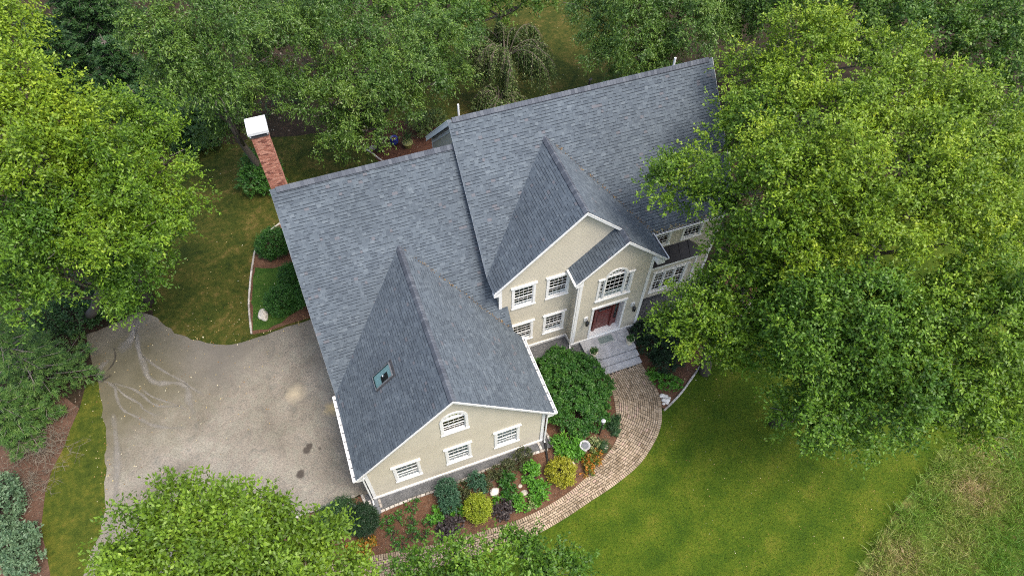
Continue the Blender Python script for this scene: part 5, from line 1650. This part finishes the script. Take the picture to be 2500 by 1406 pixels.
# ------------------------------------------------------------------ brick path
def polydist(p, pl):
    best, sgn = 1e9, 0
    for a, b in zip(pl[:-1], pl[1:]):
        d = b - a
        t = max(0, min(1, (p - a).dot(d) / max(1e-9, d.dot(d))))
        q = a + d * t
        l = (p - q).length
        if l < best:
            best = l
            sgn = d.x * (p.y - q.y) - d.y * (p.x - q.x)
    return best if sgn < 0 else -best

PATH = sheet('brick_path', [(p.x, p.y) for p in PO] + [(p.x, p.y) for p in reversed(PI_)], .026, M['joint'], step=.5)
pavers = []
def arclen(pl):
    s = [0]
    for a, b in zip(pl[:-1], pl[1:]):
        s.append(s[-1] + (b - a).length)
    return s
def sample(pl, sl, s):
    for i in range(len(pl) - 1):
        if s <= sl[i + 1]:
            t = (s - sl[i]) / max(1e-9, sl[i + 1] - sl[i])
            return pl[i].lerp(pl[i + 1], t), (pl[i + 1] - pl[i]).normalized()
    return pl[-1], (pl[-1] - pl[-2]).normalized()
for pl, side in ((PO, 1), (PI_, -1)):
    sl = arclen(pl)
    s = .06
    while s < sl[-1]:
        p, d = sample(pl, sl, s)
        n = Vector((d.y, -d.x, 0)) * (1 if side > 0 else -1)
        pavers.append((p + n * .10, n, .190, .090))
        s += .112
slo = arclen(PO)
for k in range(21):
    off = .205 + .055 + k * .112
    s = (k % 2) * .109 + .03 * rs.random()
    pts = []
    st = 0
    while st < slo[-1]:
        p, d = sample(PO, slo, st)
        pts.append(p + Vector((d.y, -d.x, 0)) * off)
        st += .12
    # light smoothing keeps inner rows from bunching at the bend
    for _ in range(3):
        pts = [pts[0]] + [(pts[i - 1] + pts[i] * 2 + pts[i + 1]) / 4 for i in range(1, len(pts) - 1)] + [pts[-1]]
    sl = arclen(pts)
    while s < sl[-1]:
        p, d = sample(pts, sl, s)
        dist = polydist(p, PI_)
        if dist < -.241:
            pavers.append((p, d, .198, .092))
        elif dist < -.172:
            w = -dist - .150
            pavers.append((p - Vector((d.y, -d.x, 0)) * (.046 - w / 2), d, .198, round(w, 2)))
        s += .219
pv = []
for p, d, l, w in pavers:
    if p.x < -4.5 or p.y > 2.28:
        continue
    c = Vector((p.x, p.y, gh(p.x, p.y)))
    pv.append((project_area(c, 1, Vector((0, 0, 1))) * (0 if p.x < 1.0 or (p.x < 5.6 and p.y < -4.0) else 1), p, d, l, w))
order = sorted(range(len(pv)), key=lambda i: -pv[i][0])
sing = set(order[:300])
pm_ = {}
def pavermb(l, w, ti, mb, X=None):
    e, h = .010, .05
    P = [(-l / 2, -w / 2, 0), (l / 2, -w / 2, 0), (l / 2, w / 2, 0), (-l / 2, w / 2, 0), (-l / 2, -w / 2, h - e), (l / 2, -w / 2, h - e), (l / 2, w / 2, h - e), (-l / 2, w / 2, h - e), (-l / 2 + e, -w / 2 + e, h), (l / 2 - e, -w / 2 + e, h), (l / 2 - e, w / 2 - e, h), (-l / 2 + e, w / 2 - e, h)]
    F = [(8, 9, 10, 11), (4, 5, 9, 8), (5, 6, 10, 9), (6, 7, 11, 10), (7, 4, 8, 11), (0, 1, 5, 4), (1, 2, 6, 5), (2, 3, 7, 6), (3, 0, 4, 7)]
    mb.solid([X @ Vector(p) for p in P] if X else P, F, ti / 7)
rest = MB()
for i, (_, p, d, l, w) in enumerate(pv):
    ti = min(7, max(0, int(3.5 + 1.7 * rs.gauss(0, 1) + 2.0 * noise.noise((p.x * .5, p.y * .5, 4)))))
    z = gh(p.x, p.y) + .002 + .004 * rs.random()
    t1, t2 = rs.gauss(0, .008), rs.gauss(0, .008)
    mw = Matrix(((d.x, -d.y, -t1, p.x), (d.y, d.x, -t2, p.y), (t1, t2, 1, z), (0, 0, 0, 1)))
    if i in sing:
        key = (l, w, ti)
        if key not in pm_:
            mb = MB(); pavermb(l, w, ti, mb)
            pm_[key] = mb.mesh('brick_paver', M['paver'])
        link('brick_paver', pm_[key], PATH, mw)
    else:
        pavermb(l, w, ti, rest, mw)
tag(rest.build('paver_field', M['paver'], PATH), kind='stuff')

# ------------------------------------------------------------------ cobble edgings
cobm = {}
def cobble(par, p, d, l, w, h=.09, z=0.0, mat='cobble', name='cobble'):
    ti = rs.randrange(6)
    key = (round(l, 1), round(w, 2), ti, mat)
    if key not in cobm:
        r2 = random.Random(int(key[0] * 10) * 97 + int(key[1] * 100) * 13 + ti)
        L, W = key[0] if key[0] > .05 else .1, key[1]
        e = .02
        j = lambda a: a + r2.uniform(-.008, .008)
        P = [(-L / 2, -W / 2, -.06), (L / 2, -W / 2, -.06), (L / 2, W / 2, -.06), (-L / 2, W / 2, -.06)]
        P += [(j(x), j(y), h - e) for x, y in ((-L / 2, -W / 2), (L / 2, -W / 2), (L / 2, W / 2), (-L / 2, W / 2))]
        P += [(j(x), j(y), j(h)) for x, y in ((-L / 2 + e, -W / 2 + e), (L / 2 - e, -W / 2 + e), (L / 2 - e, W / 2 - e), (-L / 2 + e, W / 2 - e))]
        mb = MB()
        mb.solid(P, [(8, 9, 10, 11), (4, 5, 9, 8), (5, 6, 10, 9), (6, 7, 11, 10), (7, 4, 8, 11), (0, 1, 5, 4), (1, 2, 6, 5), (2, 3, 7, 6), (3, 0, 4, 7)], ti / 5)
        cobm[key] = mb.mesh(name, M[mat])
    mw = Matrix(((d.x, -d.y, 0, p.x), (d.y, d.x, 0, p.y), (0, 0, 1, gh(p.x, p.y) + z), (0, 0, 0, 1)))
    link(name, cobm[key], par, mw)

def edging(label, pts, l=.26, w=.12, curve=True, z=0.0, h=.09, group=None):
    root = empty('stone_edging', (pts[0][0], pts[0][1], 0), label, 'edging', group)
    pl = smooth(pts, 5) if curve else [Vector((*p, 0)) for p in pts]
    sl = arclen(pl)
    s = l / 2
    while s < sl[-1] - l / 3:
        p, d = sample(pl, sl, s)
        cobble(root, p, d, l, w, h, z)
        s += l + .022
    return root
edging('cobble line between the dark gravel strip and the mulch below the garage gable', [(.12, -.70), (1.53, -.63), (3.59, -.63), (5.33, -.50), (6.8, -.46), (8.15, -.52), (8.72, -.55)], .2)
edging('cobble border of the asphalt beside the juniper', [(-5.2, -.12), (-4.4, .25), (-3.52, .43), (-2.1, .46), (-.72, .46)], .2, .13)
edging('short cobble return at the corner next to the round yew', [(-.56, .40), (-.52, .1), (-.48, -.25)], .2, .13, False)
edging('cobble frame of the slate splash pad at the left downspout', [(-.30, .0), (-.28, -.55), (-.22, -.80)], .2, .12, False)
edging('right side of the cobble frame of the slate splash pad', [(.16, -.1), (.18, -.55)], .2, .12, False)
edging('cobble frame on the left of the right downspout', [(8.40, -.03), (8.44, -.55)], .2, .12, False)
edging('cobble frame on the right of the right downspout', [(8.98, .35), (9.02, -.1), (9.06, -.62)], .2, .12, False)
edging('grey stone edge along the mulch bed right of the path', [(15.25, -.66), (16.52, -.10), (18.01, .80), (19.56, 1.72), (21.84, 2.90), (23.8, 4.1)], .3, .10)
edging('pale stone curb curving round the kidney bed beside the garage', [(-1.45, 18.85), (-2.42, 18.25), (-3.09, 17.45), (-3.52, 16.1), (-3.87, 14.62), (-4.12, 13.2), (-4.24, 11.4)], .38, .11)
edging('pale edging curve in the shaded bed behind the garage', [(4.2, 24.4), (5.25, 23.3), (5.95, 22.0), (6.9, 21.1)], .3, .09)
for i, (x0, x1, y0, y1) in enumerate(((-.20, .10, -.42, -.06), (-.15, .14, -.78, -.45))):
    mb = MB(); mb.box(x0, x1, y0, y1, .0, .05)
    tag(mb.build('slate_slab', M['slate']), ('slate slab at the foot of the left downspout, nearer the wall', 'slate slab at the foot of the left downspout, nearer the bed')[i], 'slab')

# ------------------------------------------------------------------ rocks, birdbath, lamp, pipe and other small things
def rock(name, label, x, y, sx, sy, sz, tone, seed, group=None, z=0):
    bm = bmesh.new()
    bmesh.ops.create_icosphere(bm, subdivisions=3, radius=1)
    for v in bm.verts:
        n = noise.noise(v.co * 1.1 + Vector((seed * 3.7, 0, 0)))
        n2 = noise.noise(v.co * 3 + Vector((0, seed * 2.1, 0)))
        v.co *= 1 + .28 * n + .07 * n2
        v.co = Vector((v.co.x * sx, v.co.y * sy, v.co.z * sz))
    me = bpy.data.meshes.new(name)
    bm.to_mesh(me); bm.free()
    me.materials.append(M['rock'])
    a = me.attributes.new('tone', 'FLOAT', 'FACE')
    a.data.foreach_set('value', [tone] * len(me.polygons))
    o = link(name, me)
    o.location = (x, y, gh(x, y) + sz * .45 + z)
    tag(o, label, 'rock', group)
rock('boulder', 'white boulder in the middle of the front bed', 5.50, -1.68, .25, .21, .18, .80, 1)
rock('stepping_stone', 'flat tan stepping stone, the larger one in the front bed', 6.86, -2.2, .16, .15, .06, .6, 2)
rock('stepping_stone', 'small tan stone above the larger stepping stone', 6.78, -1.82, .11, .10, .06, .55, 3)
rock('boulder', 'tan stone leaning behind the round yellow bush', 9.52, -1.66, .20, .17, .14, .5, 4)
rock('boulder', 'grey stone by the inner edge of the path bend', 11.5, -1.42, .15, .18, .13, .45, 5)
rock('boulder', 'pale boulder next to the clipped boxwood in the kidney bed', -3.42, 12.35, .30, .38, .22, .62, 6)
rock('boulder', 'rounded stone in the shaded bed behind the garage', 5.6, 23.4, .25, .2, .15, .5, 7)
WS = ('white stone at the top of the small pile beside the path', 'white stone at the upper right of the small pile', 'white stone at the middle left of the small pile', 'largest white stone at the centre of the small pile', 'white stone lying furthest right in the small pile', 'white stone at the bottom of the small pile', 'small white stone at the lower left of the pile, touching the path')
for i, (x, y, s) in enumerate(((15.55, .12, .15), (15.72, .02, .13), (15.52, -.12, .13), (15.68, -.20, .16), (15.83, -.12, .10), (15.60, -.32, .11), (15.42, -.30, .09))):
    rock('white_stone', WS[i], x, y, s, s * .85, s * .7, .88, 10 + i, 'white stones piled at the path edge')

bb = empty('birdbath', (10.44, -1.19, 0), 'round grey stone birdbath in the front bed', 'birdbath')
mb = MB(); mb.lathe([(.17, 0), (.17, .06), (.09, .12), (.08, .42), (.14, .50)], (10.44, -1.19, 0), 16); mb.build('pedestal', M['concrete'], bb, False)
mb = MB(); mb.lathe([(.12, .50), (.25, .55), (.27, .62), (.24, .62), (.19, .585), (.0, .575)], (10.44, -1.19, 0), 24); mb.build('bowl', M['granite'], bb, False)
mb = MB(); mb.lathe([(.0, .590), (.185, .591)], (10.44, -1.19, 0), 20); mb.build('water', M['slate'], bb, False)

lp = empty('path_lamp', (11.52, -.72, 0), 'black post lamp rising from the rhododendron edge by the path', 'lamp')
mb = MB(); mb.tube([(11.52, -.72, 0), (11.52, -.72, 1.45)], .035, 8); mb.lathe([(.06, 1.45), (.09, 1.48), (.05, 1.5)], (11.52, -.72, 0), 10); mb.build('post', M['black'], lp)
mb = MB(); mb.lathe([(.055, 1.5), (.10, 1.72)], (11.52, -.72, 0), 6); mb.build('lantern_glass', M['glass'], lp)
mb = MB(); mb.lathe([(.12, 1.72), (.08, 1.78), (.02, 1.84), (.01, 1.88)], (11.52, -.72, 0), 8); mb.build('lantern_cap', M['metalwhite'], lp)

mb = MB()
mb.tube([(8.74, -.20, .10), (8.68, -.45, .10), (8.58, -.80, .08), (8.46, -1.28, .06)], [.055, .055, .055, .05], 10)
tag(mb.build('drain_pipe', M['pipe']), 'black drain pipe leading from the right downspout into the mulch', 'pipe')

mk = empty('bed_marker', (-1.06, .02, 0), 'small white angular marker beside the juniper at the drive corner', 'marker')
mb = MB()
mb.solid([(-1.28, -.10, 0), (-.84, -.14, 0), (-1.05, .02, .0), (-1.20, .22, .26), (-1.26, -.06, .20), (-.86, -.11, .16)], [(0, 1, 5, 4), (4, 5, 3), (0, 4, 3), (1, 3, 5), (0, 3, 1)])
mb.build('panel', M['white'], mk)
mb = MB(); mb.solid([(-1.19, -.055, .211), (-1.0, -.075, .194), (-1.18, .06, .222), (-1.12, .06, .222)], [(0, 1, 3, 2)]); mb.build('lens', M['black'], mk)

# shaded things behind the garage roof
bp = empty('glazed_pot', (7.1, 23.4, 0), 'shiny blue glazed pot in the shaded bed behind the garage', 'pot')
mb = MB(); mb.lathe([(.16, 0), (.26, .12), (.30, .32), (.24, .50), (.27, .55), (.22, .55), (.2, .4)], (7.1, 23.4, 0), 16); mb.build('vessel', M['bluepot'], bp, True)
mb = MB(); mb.lathe([(.0, .44), (.2, .45)], (7.1, 23.4, 0), 14); mb.build('soil', M['mulch'], bp)
gp = empty('planter', (7.9, 22.8, 0), 'olive planter with upright green grass behind the garage roof', 'planter')
mb = MB(); mb.lathe([(.22, 0), (.30, .25), (.36, .38), (.36, .42), (.30, .42), (.28, .36)], (7.9, 22.8, 0), 18); mb.build('vessel', M['yellowpot'], gp)
V, tone = foliage([(7.9, 22.8, .62, .24)], np.random.default_rng(150), leaf=(.34, .02), dens=700, clump=.05, twigs=2, nl=4, tw=(.1, .3), up=1.5, flat=1.2, zmin=-.2, leafdown=-1.0, droop=0)
link('grass_blade', leafmesh('grass_blade', V, tone, M['leaf_juniper']), gp)

mb = MB()
mb.tube([(-15.7, 4.9, .05), (-15.5, 5.2, .09), (-15.35, 5.45, .06)], [.03, .022, .012], 6, 1.0)
mb.tube([(-15.5, 5.2, .09), (-15.33, 5.18, .07)], [.016, .006], 5, 1.0)
tag(mb.build('fallen_branch', M['twig']), 'pale fallen stick on the red-brown soil at the left edge', 'branch')

# ------------------------------------------------------------------ loose leaves, long grass
def scatter(name, label, n, area, mat, size, seed, zoff=.03, ok=None, flatn=.25):
    rng = np.random.default_rng(seed)
    x0, x1, y0, y1 = area
    P = np.stack([x0 + (x1 - x0) * rng.random(n), y0 + (y1 - y0) * rng.random(n), np.zeros(n)], 1)
    if ok is not None:
        P = P[np.array([ok(p[0], p[1]) for p in P])]
    P[:, 2] = [gh(p[0], p[1]) + zoff for p in P]
    N = len(P)
    ax = unit(rng.normal(size=(N, 3)) * np.array([1, 1, flatn]))
    s = unit(np.cross(ax, np.array([0, 0, 1.0]) + rng.normal(size=(N, 3)) * flatn))
    sc = (.5 + rng.random(N))[:, None] * size
    V = np.stack([P, P + ax * sc * .5 + s * sc * .3, P + ax * sc, P + ax * sc * .5 - s * sc * .3], 1)
    tag(link(name, leafmesh(name, V.reshape(-1, 3), rng.random(N), mat)), label, None, None, 'stuff')

def inpoly(poly):
    def f(x, y):
        c = False
        j = len(poly) - 1
        for i in range(len(poly)):
            if (poly[i][1] > y) != (poly[j][1] > y) and x < (poly[j][0] - poly[i][0]) * (y - poly[i][1]) / (poly[j][1] - poly[i][1]) + poly[i][0]:
                c = not c
            j = i
        return c
    return f
thin = lambda x, y: noise.noise((x * .25, y * .25, 1.0)) > -.25
scatter('fallen_leaves', 'pale fallen leaves speckling the dry back lawn', 1500, (-10, 24, 11, 40), M['litter'], .055, 160, ok=lambda x, y: y > 11.2)
scatter('fallen_leaves', 'pale fallen leaves speckling the front lawn', 420, (14, 26, -12, 2), M['litter'], .045, 161, ok=lambda x, y: y < .55 * (x - 15.4) - .6 and x - 12 > -y * .2)
scatter('fallen_leaves', 'fallen leaves blown over the low end of the asphalt', 420, (-13, -3, 3, 14), M['litter'], .06, 162, ok=lambda x, y: random.random() < sm((y - 2) / 9))
scatter('fallen_leaves', 'tan leaves gathered along the upper edge of the asphalt', 420, (-9.3, -1, 10.7, 14.7), M['litter'], .08, 163, ok=lambda x, y: abs(y - np.interp(x, [-9.3, -8.2, -7.3, -6.3, -5.5, -4.4, -3.4, -2.3, -1], [14.5, 12.9, 12.1, 11.4, 11.05, 11.0, 11.05, 11.2, 11.2])) < .22 * abs(random.gauss(0, 1)))
scatter('fallen_leaves', 'tan leaves gathered along the left edge of the asphalt', 300, (-13.6, -11.4, -1, 11.5), M['litter'], .07, 175, ok=lambda x, y: abs(x - np.interp(y, [-1, 1.2, 2.8, 4, 5.6, 7.4, 9.3, 11.5], [-13.5, -13.1, -12.4, -12.15, -12.03, -12.0, -12.1, -12.35])) < .22 * abs(random.gauss(0, 1)))
scatter('fallen_leaves', 'leaves lying in the right mulch bed', 200, (15.3, 23, 0, 6), M['litter'], .06, 164, .04)
scatter('fallen_leaves', 'dry leaves caught in the gutter over the bay', 90, (16.4, 20.6, 5.60, 5.76), M['litter'], .08, 165, zBe - .06, flatn=1.0)
def valley(label, A, B, n, seed, w):
    rng = np.random.default_rng(seed)
    t = rng.random(n) ** .8
    P = np.array(A) + (np.array(B) - np.array(A)) * t[:, None] + np.concatenate([np.abs(rng.normal(size=(n, 1))) * w, rng.normal(size=(n, 1)) * .05, np.full((n, 1), .04)], 1)
    P[:, 2] += .0 * t
    ax = unit(rng.normal(size=(n, 3)))
    s_ = unit(np.cross(ax, rng.normal(size=(n, 3))))
    l = (.03 + .05 * rng.random(n))[:, None]
    V = np.stack([P, P + ax * l * .5 + s_ * l * .3, P + ax * l, P + ax * l * .5 - s_ * l * .3], 1)
    tag(link('fallen_leaves', leafmesh('fallen_leaves', V.reshape(-1, 3), rng.random(n) * .5, M['litter'])), label, None, None, 'stuff')
valley('brown leaf crumbs caught in the valley right of the entry gable', (xC, yCb, zC + .02), (xDr, 5.909, zEB + .02), 260, 190, .06)
valley('brown leaf crumbs caught in the valley right of the garage gable', (xG, yGb, zG + .02), (xGr - .5, yAe + .4, zE + .5), 260, 191, .06)
scatter('mulch_chips', 'bark chips covering the front planting bed', 9000, (-4, 13.2, -3.6, 4.5), M['litter'] if False else M['twig'], .05, 166, .022, ok=lambda x, y: inpoly([(-5.2, -.3), (-3.52, .30), (-.7, .30), (0, -.75), (3.6, -.7), (8.9, -.65), (9.3, .5), (9.3, 4.4), (12.6, 4.4), (12.9, .4), (11.2, -2.0), (8.9, -2.9), (6, -3.3), (2.6, -3.1), (-.4, -2.6), (-3.3, -2.0)])(x, y), flatn=.5)
BL = inpoly([(-9.25, 14.5), (-10.4, 18.5), (-9.6, 24.5), (-6.8, 28.0), (-3.2, 27.5), (2, 26.5), (5.2, 25.8), (9.6, 28.2), (12.6, 33), (17.1, 41.4), (24, 44.4), (29.4, 40), (27.4, 27), (30, 10), (0, 10)])
scatter('leaf_litter', 'leaf litter of the woodland floor', 14000, (-22, 30, 24, 60), M['twig'], .12, 167, .01, ok=lambda x, y: not BL(x, y), flatn=.5)
scatter('leaf_litter', 'leaf litter on the soil left of the grass strip', 6000, (-22, -12.8, 0, 24), M['twig'], .10, 168, .01, ok=lambda x, y: x < np.interp(y, [0, 4, 6, 8, 10, 12, 24], [-14.5, -15, -14.8, -14, -13.2, -12.9, -12.5]), flatn=.5)

def grass(name, label, n, area, mat, lmin, lmax, seed, ok, lean=.6, w=.012, clumpy=0):
    rng = np.random.default_rng(seed)
    x0, x1, y0, y1 = area
    if clumpy:
        c = np.stack([x0 + (x1 - x0) * rng.random(n // clumpy), y0 + (y1 - y0) * rng.random(n // clumpy)], 1)
        c = c[np.array([ok(a, b) for a, b in c])]
        P = np.repeat(c, clumpy, 0) + rng.normal(size=(len(c) * clumpy, 2)) * .10
        tn = np.repeat(rng.random(len(c)), clumpy)
        ln = np.repeat(rng.normal(size=(len(c), 2)), clumpy, 0)
    else:
        P = np.stack([x0 + (x1 - x0) * rng.random(n), y0 + (y1 - y0) * rng.random(n)], 1)
        P = P[np.array([ok(a, b) for a, b in P])]
        tn = rng.random(len(P)); ln = rng.normal(size=(len(P), 2))
    N = len(P)
    Z = np.array([gh(a, b) for a, b in P])
    B = np.stack([P[:, 0], P[:, 1], Z], 1)
    L = lmin + (lmax - lmin) * rng.random(N)
    d = np.concatenate([ln * lean * .5 + rng.normal(size=(N, 2)) * lean, np.ones((N, 1))], 1)
    d = unit(d)
    s = unit(np.cross(d, rng.normal(size=(N, 3)))) * w
    T = B + d * L[:, None]
    T[:, 2] -= .25 * L * np.linalg.norm(d[:, :2], axis=1)
    T[:, 2] = np.maximum(T[:, 2], Z + .03)
    Mi = (B + T) / 2 + np.array([0, 0, 1]) * (.12 * L)[:, None]
    V = np.stack([B, Mi + s, T, Mi - s], 1)
    pn = np.array([noise.noise((a * .35, b * .35, 2)) for a, b in P])
    if 'meadow' in name:
        for bx, by, br in ((22.3, -10.7, 1.3), (20.0, -11.6, .9), (27.5, -9.6, 1.2), (24.8, -11.5, 1.0), (29.5, -7.8, 1.0)):
            pn = pn + .95 * np.exp(-((P[:, 0] - bx) ** 2 + (P[:, 1] - by) ** 2) / (br * br))
    tone = np.clip(.36 + .50 * pn + .3 * (tn - .5) + .35 * (rng.random(N) - .5), 0, 1)
    tag(link(name, leafmesh(name, V.reshape(-1, 3), tone, mat)), label, None, None, 'stuff')
mead = inpoly([(16.4, -13.2), (17.6, -12.5), (19.9, -11.0), (21.5, -10.1), (23.4, -9.2), (25.4, -8.4), (27.6, -7.6), (29, -7.0), (34, -5.2), (38, -3), (38, -8), (30, -16), (17, -16)])
grass('meadow_grass', 'long uncut grass with brown patches at the lower right corner', 75000, (16, 36, -15, -3), M['leaf_meadow'], .35, .85, 170, mead, .9, .012, 12)
lawnok = inpoly([(4.5, -4.5), (8.2, -4.2), (11.1, -3.55), (12.8, -3.0), (14, -2.2), (15.2, -.8), (15.4, -.75), (18.0, .7), (22, 2.8), (27, 4), (29, -6.8), (25.2, -8.3), (21.3, -10.0), (17.4, -12.3), (15, -13.6), (5, -9)])
grass('lawn_blades', 'mown grass blades of the front lawn', 75000, (4.5, 29, -13.5, 4), M['leaf_grass'], .04, .08, 171, lawnok, .8, .010)

print('objects', len(bpy.data.objects), 'tris', sum(len(m.polygons) for m in bpy.data.meshes))
